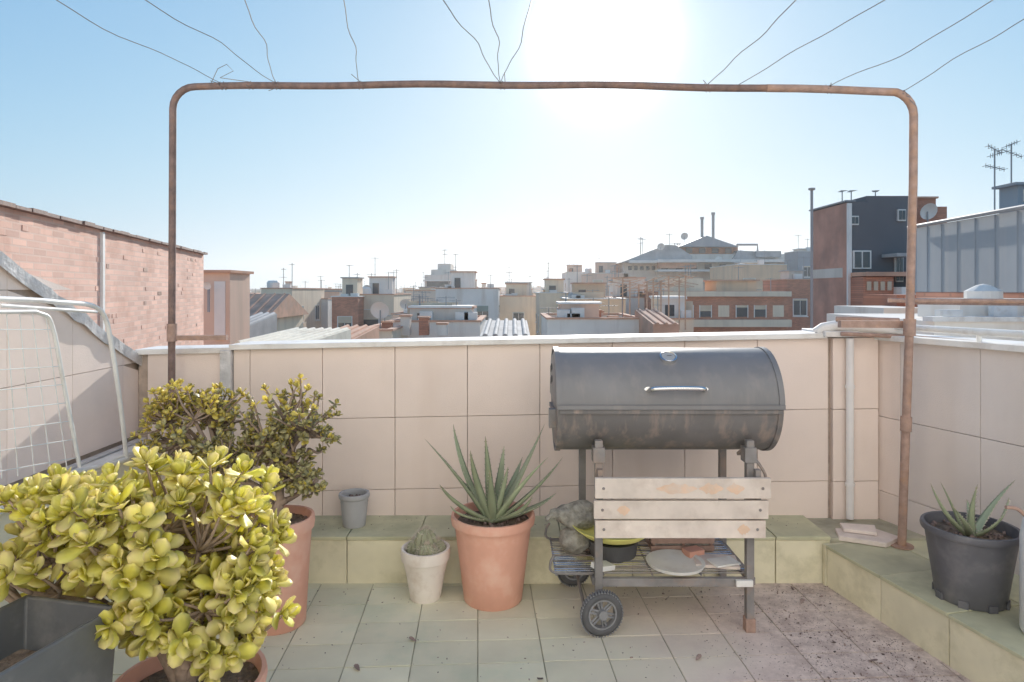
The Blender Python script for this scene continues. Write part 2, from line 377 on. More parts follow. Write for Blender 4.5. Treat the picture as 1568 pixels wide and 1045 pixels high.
# ------------------------------------------------ pots
def pot(name,x,y,z,r0,r1,h,mat,soil=True,rim=.03,parent=None):
    mb=MB()
    pr=[(r0*.97,0),(r0,.004),(r0+(r1*.93-r0)*.5,h*.5-.01),(r1*.93,h-rim-.004),(r1,h-rim),(r1+.003,h-rim*.5),(r1,h),(r1-.010,h),(r1-.014,h-.012),(r1*.9,h-.04)]
    mb.lathe(pr[:],(x,y,z),mat,40)
    mb.f.pop(); mb.m.pop()
    o=mb.obj(name,parent,auto=35)
    if soil:
        mb=MB(); vs=[(x,y,z+h-.03)];fs=[]
        n=28; rings=5
        for i in range(1,rings+1):
            for j in range(n):
                a=2*math.pi*j/n; rad=(r1*.92)*i/rings; vs.append((x+rad*math.cos(a),y+rad*math.sin(a),z+h-.035+R.uniform(-.005,.007)))
        for j in range(n): fs.append((0,1+j,1+(j+1)%n))
        for i in range(rings-1):
            for j in range(n):
                a=1+i*n+j;b=1+i*n+(j+1)%n; fs.append((a,a+n,b+n,b))
        mb.add(vs,fs,m_soil)
        for k in range(40):
            a=R.uniform(0,6.28);q=r1*.85*math.sqrt(R.random()); mb.obox((x+q*math.cos(a),y+q*math.sin(a),z+h-.028),(R.uniform(.004,.012),)*3,m_dirt,Quaternion((R.random(),R.random(),R.random()),R.random()*3).normalized())
        mb.obj('soil',parent)
    return o
def leaf(mb,p,d,n,L,w,th,mat,curl=.15,low=False):
    d=d.normalized(); s=d.cross(n); 
    if s.length<1e-4: s=d.orthogonal()
    s.normalize(); n=s.cross(d).normalized()
    prof=[(0,.22),(.3,.62),(.62,1.0),(.86,.80),(1.0,.12)] if not low else [(0,.25),(.5,.95),(.8,.8),(1.0,.15)]
    vs=[];tt=[];fs=[]
    for t,ww in prof:
        c=p+d*(L*t)+n*(curl*L*t*t)
        vs+= [c-s*(w*ww*.5)+n*(.12*w*ww), c+n*(th*ww*.3), c+s*(w*ww*.5)+n*(.12*w*ww), c-n*(th*ww*.7)]
        tt+=[min(1,t+.12*(ww>.5)),t*.85,min(1,t+.12*(ww>.5)),t*.85]
    k=len(prof)
    for i in range(k-1):
        for j in range(4):
            a=i*4+j;b=i*4+(j+1)%4; fs.append((a,b,b+4,a+4))
    e=(k-1)*4; fs.append((e,e+1,e+2,e+3)); fs.append((3,2,1,0))
    mb.add(vs,fs,mat,tt)
def rosette(mb,p,ax,L,w,th,matf,pairs=4,low=False):
    ax=ax.normalized(); u=ax.orthogonal().normalized(); u=Quaternion(ax,R.uniform(0,6.28))@u
    for k in range(pairs):
        ang=math.radians(82-62*k/max(1,pairs-1)+R.uniform(-8,8)); 
        for sgn in(0,1):
            dd=Quaternion(ax,k*math.pi/2+sgn*math.pi+R.uniform(-.35,.35))@u
            d=dd*math.sin(ang)+ax*math.cos(ang); sc=(1-.42*k/pairs)*R.uniform(.75,1.15)
            mb.cr=R.random()
            leaf(mb,p-ax*(L*.28*(1-k/pairs)),d,ax*1.0-dd*.2,L*sc,w*sc,th*sc,matf(p),R.uniform(.05,.3),low)
def shrub(base,ells,ntips,leafargs,matf,trunk=.02,hubn=9,pairs=4,low=False,shell=.55,parent=None,mid_leaves=0,zmin=None,thr=-.18,avoid=None):
    par=parent
    tips=[]; tries=0
    while len(tips)<ntips and tries<ntips*40:
        tries+=1
        c,r,wt=R.choices(ells,[e[2] for e in ells])[0]
        v=Vector((R.gauss(0,1),R.gauss(0,1),R.gauss(0,1))).normalized()
        if v.z<-.5 and R.random()<.6: continue
        q=shell+(1-shell)*R.random()**.6
        q*=1+.38*noise.noise(v*1.9+Vector(c)*3)
        p=Vector(c)+Vector((v.x*r[0],v.y*r[1],v.z*r[2]))*q
        if zmin and p.z<zmin: continue
        if avoid and avoid(p): continue
        if noise.noise(p*7)<thr: continue
        if min([(p-t[0]).length for t in tips] or [9])<leafargs[0]*.7 and R.random()<.85: continue
        ax=(v+Vector((0,0,.55))+Vector((R.gauss(0,.25),R.gauss(0,.25),R.gauss(0,.2)))).normalized()
        tips.append((p,ax))
    hubs=[]
    for c,r,wt in ells:
        for k in range(max(3,int(hubn*wt))):
            v=Vector((R.gauss(0,1),R.gauss(0,1),R.gauss(0,1))).normalized()*.42
            hubs.append(Vector(c)+Vector((v.x*r[0],v.y*r[1],v.z*r[2]-r[2]*.25)))
    tb=MB(); base=Vector(base)
    forks=[base+(Vector(c)-base)*.42+Vector((R.gauss(0,.015),R.gauss(0,.015),0)) for c,r,wt in ells]
    for f in forks:
        m=(base+f)/2+Vector((R.gauss(0,.012),R.gauss(0,.012),.015)); tb.tube(smoothp([base-Vector((0,0,.03)),m,f],4),[trunk*(1.15-.05*k) for k in range(9)],m_bark,8)
    for h in hubs:
        f=min(forks,key=lambda q:(q-h).length); m=(f+h)/2+Vector((R.gauss(0,.02),R.gauss(0,.02),-.01))
        tb.tube(smoothp([f,m,h],4),[trunk*(.68-.035*k) for k in range(9)],m_bark,7)
    lb=MB()
    for p,ax in tips:
        h=min(hubs,key=lambda q:(q-p).length+R.uniform(0,.04)); m=(h+p)/2+Vector((R.gauss(0,.012),R.gauss(0,.012),-.012))
        tb.tube(smoothp([h,m,p],3),[trunk*(.36-.03*k) for k in range(7)],m_bark,5)
        rosette(lb,p,ax,*leafargs,matf,pairs,low)
        for k in range(mid_leaves):
            t=R.uniform(.35,.95); q=m.lerp(p,t); dd=Vector((R.gauss(0,1),R.gauss(0,1),R.gauss(.2,.6))).normalized()
            lb.cr=R.random(); leaf(lb,q,dd,ax,leafargs[0]*R.uniform(.6,1),leafargs[1]*R.uniform(.6,1),leafargs[2],matf(p),.1,low)
    tb.obj('stems',par,smooth=True); lb.obj('leaves',par,smooth=True)
jp=empty('jade_plant')
pot('pot',-.74,1.50,.0,.115,.165,.36,m_terra,parent=jp)
shrub((-.75,1.5,.35),[((-.81,1.50,.66),(.27,.25,.20),1.0),((-.64,1.47,.57),(.14,.15,.12),.40),((-1.06,1.50,.64),(.25,.2,.18),.8),((-.66,1.46,.49),(.09,.10,.07),.10)],
      340,(.050,.034,.006),lambda p:m_jade if R.random()<.5 else m_jade2,trunk=.015,hubn=12,pairs=4,parent=jp,shell=.5,mid_leaves=2,zmin=.42,thr=-.24,
      avoid=lambda p:p.x<-.80 and p.y<1.40 and p.z<.66)
bp=empty('money_tree_shrub')
pot('pot',-.88,2.46,.0,.10,.13,.40,m_terra,parent=bp,rim=.045)
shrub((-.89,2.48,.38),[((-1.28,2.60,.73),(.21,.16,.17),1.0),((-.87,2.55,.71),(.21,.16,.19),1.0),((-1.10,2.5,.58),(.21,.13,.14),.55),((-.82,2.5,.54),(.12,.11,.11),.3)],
      400,(.029,.021,.004),lambda p:m_bushy if R.random()<(.22+max(0,p.z-.70)*3.5+max(0,-1.1-p.x)*1.6) else m_bush,trunk=.018,hubn=14,pairs=3,low=True,parent=bp,shell=.3,mid_leaves=4,zmin=.41,thr=-.2)  # some yellow leaves throughout; more toward the top paint in the sunlit tips
def aloe(par,base,leaves,w0,mat=m_aloe):
    mb=MB(); base=Vector(base)
    for (tx,ty,tz,bend,ws) in leaves:
        tip=Vector((tx,ty,tz)); hd=Vector((tx-base.x,ty-base.y,0)); hl=hd.length
        hd=hd.normalized() if hl>1e-4 else Vector((1,0,0))
        p0=base+hd*.018; ctrl=p0+Vector((hd.x*hl*(.5-bend),hd.y*hl*(.5-bend),(tip.z-base.z)*(.5+bend*.3)))+Vector((R.gauss(0,.016),R.gauss(0,.016),R.gauss(0,.012)))
        mb.cr=R.random(); vs=[];tt=[];fs=[];n=14;w=w0*ws
        for i in range(n+1):
            t=i/n; c=p0*(1-t)**2+ctrl*2*t*(1-t)+tip*t*t; tg=((ctrl-p0)*(1-t)+(tip-ctrl)*t).normalized()
            s=tg.cross(Vector((0,0,1))); s=s.normalized() if s.length>.02 else tg.orthogonal().normalized()
            if i and s.dot(ps)<0: s=-s
            ps=s; nn=s.cross(tg).normalized()
            if nn.z<0 or (abs(nn.z)<.15 and nn.dot(hd)>0): nn=-nn
            ww=w*(1-t**1.5)*.98+.0012; th=ww*.38
            for a,b in((-.5,.22),(-.25,.02),(0,-.06),(.25,.02),(.5,.22),(.3,-.45),(0,-.66),(-.3,-.45)):
                vs.append(c+s*(a*ww)+nn*(b*th)); tt.append(t**3)
            if 0<i<n:
                for sg in(-1,1):
                    e=c+s*(sg*.5*ww)+nn*(.2*th)
                    mb.add([e-tg*.004,e+tg*.004,e+s*sg*.0045+tg*.003,e+nn*.002],[(0,1,2),(0,2,3),(1,3,2)],m_spine)
        for i in range(n):
            for j in range(8):
                a=i*8+j;b=i*8+(j+1)%8; fs.append((a,b,b+8,a+8))
        mb.add(vs,fs,mat,tt)
    return mb.obj('leaves',par,smooth=True)
ax,ay,az=-.077,2.655,.32
ap=empty('aloe_vera_plant'); pot('pot',ax,ay,0,.118,.168,.345,m_terra,parent=ap,rim=.035)
def T(px,py,Y): p=W(px,py,Y); return p.x,p.y,p.z
L_=[]
for px,py,Y,b,ws in((650,672,2.60,.12,1),(694,650,2.72,.05,1),(743,668,2.60,.12,.9),(720,690,2.50,.1,.9),(772,683,2.74,.1,.9),(834,650,2.70,-.05,1.05),(862,700,2.60,-.06,1),(673,742,2.45,-.1,1),(840,700,2.5,.05,.9),(800,700,2.8,.1,.9),(815,760,2.42,-.1,.8),(705,735,2.78,0,.8),(750,720,2.45,.1,.8),(852,755,2.7,-.15,.9),(690,775,2.52,-.2,.7),(778,715,2.55,.1,.7)):
    L_.append(T(px,py,Y)+(b,ws))
aloe(ap,(ax,ay,az),L_,.058)
bx,by=1.60,2.28
ap=empty('small_aloe_plant'); pot('pot',bx,by,RH,.105,.148,.255,m_blackpot,parent=ap,rim=.022)
mb=MB()
for k in range(8):
    a=k*math.pi/4; mb.obox((bx+.106*math.cos(a),by+.106*math.sin(a),RH+.012),(.03,.012,.024),m_blackpot,Quaternion((0,0,1),a+math.pi/2))
mb.obj('pot_feet',ap)
L_=[T(px,py,Y)+(b,ws) for px,py,Y,b,ws in((1425,740,2.25,-.1,1),(1440,738,2.3,0,.9),(1497,742,2.2,.2,.8),(1555,735,2.3,0,1),(1545,762,2.2,-.1,1),(1458,775,2.15,-.1,.8),(1480,765,2.4,.1,.8),(1515,775,2.35,0,.7))]
aloe(ap,(bx,by,RH+.225),L_,.032)
# cactus
cp=empty('cactus_pot_plant'); cx,cy=-.352,2.66; pot('pot',cx,cy,0,.062,.098,.205,m_cream,parent=cp,rim=.045)
mb=MB()
for (ox,oy,r,h) in((0,.01,.046,.085),(.048,.01,.032,.05),(-.046,.012,.030,.05),(.01,-.038,.032,.05),(-.02,.035,.034,.07),(.036,-.028,.022,.035)):
    n=24; vs=[];fs=[];m=9
    for i in range(m+1):
        t=i/m*math.pi*.95; z=.168+h*(1-math.cos(t))/2*1.3; 
        for j in range(n):
            a=2*math.pi*j/n; rr=r*math.sin(min(t+.35,math.pi*.98))**.7*(1+.13*(1 if j%2 else -1)); vs.append((cx+ox+rr*math.cos(a),cy+oy+rr*math.sin(a),z))
    for i in range(m):
        for j in range(n):
            a=i*n+j;b=i*n+(j+1)%n; fs.append((a,b,b+n,a+n))
    fs.append(tuple(range(m*n,(m+1)*n))); mb.add(vs,fs,m_cact)
    for i in range(1,m+1):
        for j in range(1,n,2):
            p=Vector(vs[i*n+j]); o=(p-Vector((cx+ox,cy+oy,.168+h*.6))).normalized()
            for q in range(3):
                d=(o+Vector((R.gauss(0,.4),R.gauss(0,.4),R.gauss(0,.4)))).normalized(); s=d.orthogonal().normalized()*.0008
                mb.add([p-s,p+s,p+d*.017],[(0,1,2)],m_spine)
mb.obj('cactus',cp)
gp=empty('grey_plant_pot'); pot('pot',-.705,2.92,LH+.001,.05,.066,.145,m_greypot,parent=gp,rim=.02)
# black trough front left
tp=empty('black_planter_trough'); mb=MB()
mb.M=Matrix.Translation((-.962,1.118,.0))@Matrix.Rotation(math.radians(-12.3),4,'Z')
m_blk=M('black_gloss_plastic',(.13,.135,.14),.28,.15,8,.3,14,.008,stain=(.3,.29,.28),stain_amt=.5,stain_scale=9)
def frus(x0,y0,x1,y1,z0,z1,th,mat):
    o=[(-x0,-y0,z0),(x0,-y0,z0),(x0,y0,z0),(-x0,y0,z0),(-x1,-y1,z1),(x1,-y1,z1),(x1,y1,z1),(-x1,y1,z1)]
    i=[(-x1+th,-y1+th,z1),(x1-th,-y1+th,z1),(x1-th,y1-th,z1),(-x1+th,y1-th,z1),(-x0+th,-y0+th,z1-.12),(x0-th,-y0+th,z1-.12),(x0-th,y0-th,z1-.12),(-x0+th,y0-th,z1-.12)]
    mb.add(o+i,[(0,3,2,1),(0,1,5,4),(1,2,6,5),(2,3,7,6),(3,0,4,7),(4,5,9,8),(5,6,10,9),(6,7,11,10),(7,4,8,11),(8,9,13,12),(9,10,14,13),(10,11,15,14),(11,8,12,15),(12,13,14,15)],mat)
frus(.085,.21,.115,.24,.0,.61,.010,m_blk)
mb.box(-.06,.06,-.18,.18,.50,.535,m_soil)
mb.obj('trough',tp,bevel=.004)
# slab pieces
mb=MB()
mb.add([Vector(p) for p in((1.40,2.80,RH+.001),(1.56,2.72,RH+.001),(1.66,2.79,RH+.001),(1.60,2.90,RH+.001),(1.43,2.89,RH+.001),(1.40,2.80,RH+.022),(1.56,2.72,RH+.022),(1.66,2.79,RH+.022),(1.60,2.90,RH+.022),(1.43,2.89,RH+.022))],[(4,3,2,1,0),(5,6,7,8,9),(0,1,6,5),(1,2,7,6),(2,3,8,7),(3,4,9,8),(4,0,5,9)],m_slab)
mb.add([Vector(p) for p in((1.44,2.84,RH+.024),(1.56,2.79,RH+.024),(1.60,2.88,RH+.024),(1.46,2.91,RH+.024),(1.44,2.84,RH+.04),(1.56,2.79,RH+.04),(1.60,2.88,RH+.04),(1.46,2.91,RH+.04))],[(3,2,1,0),(4,5,6,7),(0,1,5,4),(1,2,6,5),(2,3,7,6),(3,0,4,7)],m_slab)
mb.obj('broken_paving_slab',bevel=.003)
wj=empty('white_watering_can'); mb=MB()
mb.lathe([(.085,0),(.09,.01),(.09,.30),(.08,.36),(.06,.38),(.055,.375)],(1.683,2.02,RH+.001),m_white,28)
mb.obj('body',wj,auto=40); mb=MB()
mb.tube(smoothp([Vector((1.60,2.03,RH+.37)),Vector((1.57,2.03,RH+.395)),Vector((1.535,2.03,RH+.40))]),.006,m_rust,8)
mb.obj('spout',wj,auto=50)
# ------------------------------------------------ BBQ barrel grill
g=empty('barrel_barbecue_grill')
GY,GZ,GR=2.585,.822,.196; X0,X1=.175,.985
def arc(mb,r,a0,a1,x0,x1,mat,th=.006,n=28,flat=0):
    vs=[];fs=[]
    for i in range(n+1):
        a=a0+(a1-a0)*i/n; c,s=math.cos(a),math.sin(a)
        for rr in(r,r-th):
            for x in(x0,x1): vs.append((x,GY+rr*c,GZ+rr*s))
    for i in range(n):
        o=i*4;p=o+4
        fs+=[(o,o+1,p+1,p),(o+2,p+2,p+3,o+3),(o,p,p+2,o+2),(o+1,o+3,p+3,p+1)]
    fs+=[(0,2,3,1),(n*4,n*4+1,n*4+3,n*4+2)]
    mb.add(vs,fs,mat)
def cap(mb,r,a0,a1,x,sgn,mat,bul=.02,n=28):
    vs=[(x,GY+r*math.cos(a0+(a1-a0)*i/n),GZ+r*math.sin(a0+(a1-a0)*i/n)) for i in range(n+1)]
    k=n+1
    vs+=[(x+sgn*bul,GY+r*.86*math.cos(a0+(a1-a0)*i/n),GZ+r*.86*math.sin(a0+(a1-a0)*i/n)) for i in range(n+1)]
    c=len(vs); vs.append((x+sgn*bul,GY,GZ)); fs=[]
    for i in range(n): fs+= [(i,i+1,k+i+1,k+i),(k+i,k+i+1,c)]
    mb.add(vs,fs,mat)
pi=math.pi
mb=MB(); arc(mb,GR+.004,0,pi,X0-.004,X1+.004,m_barrel); cap(mb,GR+.001,0,pi,X0-.003,-1,m_barrel,.012); cap(mb,GR+.001,0,pi,X1+.003,1,m_barrel,.012)
arc(mb,GR+.008,0,pi,X0-.012,X0+.008,m_barrel,.01); arc(mb,GR+.008,0,pi,X1-.008,X1+.012,m_barrel,.01)
mb.box(X0-.01,X1+.01,GY-GR-.016,GY-GR+.004,GZ-.006,GZ+.010,m_barrel)
mb.obj('lid',g,auto=35)
mb=MB(); arc(mb,GR,pi,2*pi,X0,X1,m_barrel2); cap(mb,GR,pi,2*pi,X0,-1,m_barrel2,.010); cap(mb,GR,pi,2*pi,X1,1,m_barrel2,.010)
arc(mb,GR+.005,pi,2*pi,X0-.008,X0+.010,m_barrel2,.01); arc(mb,GR+.005,pi,2*pi,X1-.010,X1+.008,m_barrel2,.01)
mb.box(X0,X1,GY-GR-.010,GY-GR+.004,GZ-.022,GZ-.008,m_barrel2)
mb.obj('firebox',g,auto=35)
mb=MB()
hx0,hx1=(1000-784)/1000*2.37,(1077-784)/1000*2.37; hz=CH-.150*2.37
ca=math.asin((hz-GZ)/GR); fy=GY-GR*math.cos(ca)
P=[Vector((hx0-.012,fy,hz-.015)),Vector((hx0-.006,fy-.03,hz-.006)),Vector((hx0+.012,fy-.045,hz)),Vector(((hx0+hx1)/2,fy-.047,hz+.002)),Vector((hx1-.012,fy-.045,hz)),Vector((hx1+.006,fy-.03,hz-.006)),Vector((hx1+.012,fy,hz-.015))]
mb.tube(smoothp(P,6),.009,m_chrome,10)
for x in(hx0-.012,hx1+.012):
    mb.lathe([(.017,0),(.017,.006),(.0,.009)],(x,fy-.001,hz-.015),m_chrome,16,Matrix.Rotation(pi/2,4,'X'))
mb.obj('handle',g,auto=50)
mb=MB(); tha=math.radians(58); ty,tz=GY-(GR+.004)*math.cos(tha),GZ+(GR+.004)*math.sin(tha)
rm=Matrix.Rotation(pi/2-tha,4,'X')
mb.lathe([(.032,-.004),(.032,.012),(.028,.014),(.026,.010),(0,.010)],(.592,ty,tz),m_chrome,24,rm)
m_dial=M('dial',(.40,.40,.40),.4,.05,5,0)
mb.lathe([(.025,.0110),(0,.0111)],(.592,ty,tz),m_dial,20,rm)
mb.obox(Vector((.592,ty,tz))+(rm@Vector((.004,.003,.0125))),(.018,.002,.001),m_tyre,rm.to_quaternion())
mb.obj('thermometer',g,auto=40)
mb=MB()
for k in range(4):
    a=k*pi/2+.5; mb.lathe([(.013,0),(.013,.003),(0,.003)],(X0-.0165,GY+.03+.034*math.cos(a),GZ+.095+.034*math.sin(a)),m_tyre,14,Matrix.Rotation(-pi/2,4,'Y'))
for k in range(3):
    mb.lathe([(.012,0),(.012,.003),(0,.003)],(X0-.0125,GY+.05-.05*k,GZ-.085),m_chrome if k==1 else m_tyre,14,Matrix.Rotation(-pi/2,4,'Y'))
mb.box(X0-.035,X0-.01,GY-.13,GY-.09,GZ-.09,GZ-.02,m_leg)
mb.box(X0-.022,X0-.010,GY-.02,GY+.10,GZ-.045,GZ-.03,m_leg)
mb.box(X1+.012,X1+.02,GY-.1,GY+.1,GZ-.04,GZ-.02,m_leg)
mb.obj('vents_and_brackets',g)
LX0,LX1=.318,.872; FY,BY=2.40,2.77
mb=MB()
def leg(x,y,z0,z1,s=.028): mb.box(x-s/2,x+s/2,y-s/2,y+s/2,z0,z1,m_leg)
leg(LX0,FY,.07,.70); leg(LX1,FY,.0,.70); leg(LX0-.02,BY,.07,.78); leg(LX1+.02,BY,.0,.78)
mb.box(LX1-.018,LX1+.018,FY-.018,FY+.018,0,.05,m_rust)
for x in(LX0,LX1):
    mb.box(x-.022,x+.022,FY-.02,FY+.03,.62,.675,m_leg); mb.obox((x,FY+.04,.655),(.03,.12,.012),m_leg,Quaternion((1,0,0),-.5))
for y in(FY,BY): mb.box(LX0-.01,LX1+.01,y-.011,y+.011,.165,.195,m_leg)
for x in(LX0-.012,LX1+.012): mb.box(x-.011,x+.011,FY,BY,.166,.194,m_leg)
mb.tube(smoothp([Vector((LX1+.02,FY-.01,.63)),Vector((LX1+.05,FY-.02,.58)),Vector((LX1+.045,FY-.02,.54)),Vector((LX1+.03,FY-.02,.53))]),.006,m_leg,6)
mb.tube([(LX0-.05,FY,.078),(LX0-.05,BY,.078)],.007,m_leg,8)
mb.obj('legs',g,bevel=.002)
mb=MB()
for k in range(20):
    y=FY+.018+(BY-FY-.036)*k/19; mb.tube([(LX0-.16,y,.204),(LX1,y,.204)],.0028,m_chrome if k%3 else m_leg,6)
for x in(LX0-.155,LX0+.02,LX0+.2,LX0+.38,LX1-.01): mb.tube([(x,FY+.01,.2),(x,BY,.2)],.004,m_leg,6)
for y in(FY+.02,BY-.02): mb.tube(smoothp([Vector((LX0-.02,y,.20)),Vector((LX0-.16,y,.204)),Vector((LX0-.175,y,.24)),Vector((LX0-.16,y,.27))]),.005,m_leg,6)
mb.obj('lower_rack',g,auto=50)
def wheel(name,x,y,r):
    mb=MB(); rm=Matrix.Rotation(math.radians(12),4,'Z')@Matrix.Rotation(-pi/2,4,'X')
    n=40; prof=[(r-.016+.016*math.cos(k/10*2*pi),.017*math.sin(k/10*2*pi)) for k in range(11)]
    mb.lathe(prof,(x,y,r),m_tyre,n,rm); mb.f=mb.f[:-2]; mb.m=mb.m[:-2]
    for k in range(44):
        a=2*pi*k/44; p=rm@Vector(((r)*math.cos(a),(r)*math.sin(a),0)); mb.obox(Vector((x,y,r))+p*.985,(.004,.028,.006),m_hub,Quaternion((0,1,0),a))
    mb.lathe([(r-.032,-.013),(r-.026,-.013),(r-.026,.013),(r-.032,.013),(r-.032,-.013)],(x,y,r),m_hub,n,rm); mb.f=mb.f[:-2]; mb.m=mb.m[:-2]
    mb.lathe([(.017,-.02),(.017,.02),(.008,.026)],(x,y,r),m_hub,20,rm)
    for k in range(6):
        a=2*pi*k/6+.3
        for off in(-.12,.12):
            p0=rm@Vector((.014*math.cos(a+off*3),.014*math.sin(a+off*3),0)); p1=rm@Vector(((r-.029)*math.cos(a+off),(r-.029)*math.sin(a+off),0)); mb.tube([Vector((x,y,r))+p0,Vector((x,y,r))+p1],.0045,m_hub,6)
    mb.obj(name,g,auto=45)
wheel('front_wheel',.325,2.365,.080); wheel('rear_wheel',.262,2.77,.076)
mb=MB()
for k,(ya,yb) in enumerate(((733,764),(768,796),(799,826))):
    Ys=2.335; z1=CH-(ya-445)/1000*Ys; z0=CH-(yb-445)/1000*Ys
    xa=(911-784)/1000*Ys+R.uniform(-.003,.003); xb=(1181-784)/1000*Ys-.008*k
    mb.cr=R.random(); mb.box(xa,xb,Ys+.004*k,Ys+.004*k+.018,z0,z1,m_wood)
    yy=Ys+.004*k
    for q in(xa+.03,xb-.03): mb.lathe([(.006,0),(.005,.003),(0,.004)],(q,yy,(z0+z1)/2),m_leg,10,Matrix.Rotation(pi/2,4,'X'))
    for (pa,pb,kk) in((1005,1068,0),(1070,1108,0),(1112,1140,0),(1130,1150,2),(945,965,1)):
        if kk!=k: continue
        xc0,xc1=(pa-784)/1000*Ys,(pb-784)/1000*Ys; n=10; zc=(z0+z1)/2
        up=[(xc0+(xc1-xc0)*i/n,yy-.0012,zc+(z1-z0)*.30*math.sin(pi*(i+.3)/(n+.6))*R.uniform(.6,1.1)) for i in range(n+1)]
        dn=[(xc0+(xc1-xc0)*i/n,yy-.0012,zc-(z1-z0)*.30*math.sin(pi*(i+.3)/(n+.6))*R.uniform(.6,1.1)) for i in range(n+1)]
        mb.add(up+dn,[(i,n+1+i,n+2+i,i+1) for i in range(n)],m_woodor)
mb.box(LX0-.008,LX0+.012,2.362,2.384,.36,.60,m_leg); mb.box(LX1+.01,LX1+.03,2.362,2.384,.36,.60,m_leg)
mb.obj('wooden_slats',g,bevel=.002)
mb=MB(); mb.lathe([(.07,0),(.12,.02),(.16,.05),(.165,.056),(.155,.052),(.11,.025),(0,.012)],(.40,2.57,.275),m_lime,32)
mb.obj('lime_plastic_bowl',g,smooth=True)
mb=MB(); mb.lathe([(.09,0),(.10,.06),(.085,.06),(.08,.0)],(.40,2.59,.208),m_tyre,24); mb.obj('charcoal_pan',g,auto=40)
# slatted crate
mb=MB()
for z in(.212,.242,.272):
    mb.box(.56,.80,2.60,2.606,z,z+.020,m_brick1); mb.box(.56,.80,2.734,2.74,z,z+.020,m_brick1); mb.box(.554,.56,2.60,2.74,z,z+.020,m_brick1); mb.box(.80,.806,2.60,2.74,z,z+.020,m_brick1)
for x in(.562,.68,.79): mb.box(x,x+.01,2.607,2.613,.208,.30,m_brick1)
mb.box(.565,.795,2.614,2.73,.208,.235,m_sack)
mb.obj('slatted_crate',g)
mb=MB(); mb.lathe([(.095,0),(.105,.004),(.11,.016),(.104,.016),(.09,.006),(0,.006)],(.62,2.48,.208),m_white,28)
mb.obox((.78,2.50,.214),(.16,.11,.010),m_slab,Quaternion((0,0,1),-.15)); mb.obox((.80,2.47,.224),(.10,.07,.006),m_white,Quaternion((0,0,1),.3))
mb.obox((.71,2.56,.226),(.07,.05,.022),m_terra,Quaternion((0,0,1),.4))
mb.obox((.34,2.44,.220),(.08,.05,.018),m_white,Quaternion((0,.3,1),.7).normalized()); mb.obox((.845,2.375,.185),(.06,.012,.022),m_white)
mb.obj('plates_and_tiles',g,auto=40)
def blob(name,c,rad,mat,par=None,amp=.35,fr=3,n=24):
    mb=MB(); vs=[];fs=[]
    for i in range(n+1):
        for j in range(n*2):
            th=pi*i/n; ph=pi*j/n; v=Vector((math.sin(th)*math.cos(ph),math.sin(th)*math.sin(ph),math.cos(th)))
            q=1+amp*noise.noise(v*fr+Vector(c)*9)+amp*.2*noise.noise(v*fr*4); vs.append((c[0]+v.x*rad[0]*q,c[1]+v.y*rad[1]*q,c[2]+v.z*rad[2]*q))
    for i in range(n):
        for j in range(n*2):
            a=i*n*2+j;b=i*n*2+(j+1)%(n*2); fs.append((a,a+n*2,b+n*2,b))
    mb.add(vs,fs,mat); return mb.obj(name,par,smooth=True)
blob('charcoal_sack',(.262,2.62,.35),(.085,.07,.055),m_sack,g,amp=.22,fr=1.6); blob('charcoal_sack_base',(.25,2.60,.26),(.06,.06,.055),m_sack,g,amp=.2,fr=1.6)
mb=MB(); mb.tube(smoothp([Vector((.22,2.6,.355)),Vector((.17,2.59,.365)),Vector((.135,2.58,.345))]),[.03]*3+[.022]*4+[.010]*4,m_sack,8); mb.obj('sack_neck',g,smooth=True)
# debris
mb=MB()
for k in range(5200):
    u=R.random()
    x=.35+1.05*(u**.5); y=R.uniform(1.75,2.76)
    if noise.noise(Vector((x*3,y*3,1)))<R.uniform(-.35,.45)-.1*(x-.9): continue
    if x>1.33+(2.76-y)*.2: continue
    s=R.uniform(.0006,.0026)*(2.2 if R.random()<.06 else 1); mb.cr=R.random()
    mb.obox((x,y,s*.3),(s*R.uniform(1,2.6),s,s*.6),m_dirt,Quaternion((R.gauss(0,.3),R.gauss(0,.3),1),R.uniform(0,6)).normalized())
for k in range(200):
    x=R.uniform(-1.0,.5);y=R.uniform(1.7,2.75); s=R.uniform(.001,.0035);mb.cr=R.random(); mb.obox((x,y,s*.3),(s*2,s,s*.5),m_dirt,Quaternion((0,0,1),R.uniform(0,6)))
for k in range(160):
    x=R.uniform(-1.2,1.3);y=R.uniform(2.86,3.03); s=R.uniform(.001,.003);mb.cr=R.random(); mb.obox((x,y,LH+.001+s*.3),(s*2,s,s*.5),m_dirt,Quaternion((0,0,1),R.uniform(0,6)))
mb.obj('dirt_debris')
mb=MB()
for (x,y) in((-.34,2.32),(-.47,2.02),(-.5,2.14),(-.95,1.95),(-.88,2.02),(.1,2.1),(.62,2.2),(1.15,2.6),(1.2,2.2),(1.05,2.0)):
    mb.cr=R.random(); a=R.uniform(0,6.28); leaf(mb,Vector((x,y,.004)),Vector((math.cos(a),math.sin(a),.12)),Vector((0,0,1)),.03,.018,.002,R.choice([m_bush,m_dirt,m_dirt]),.2)
mb.obj('fallen_leaves')
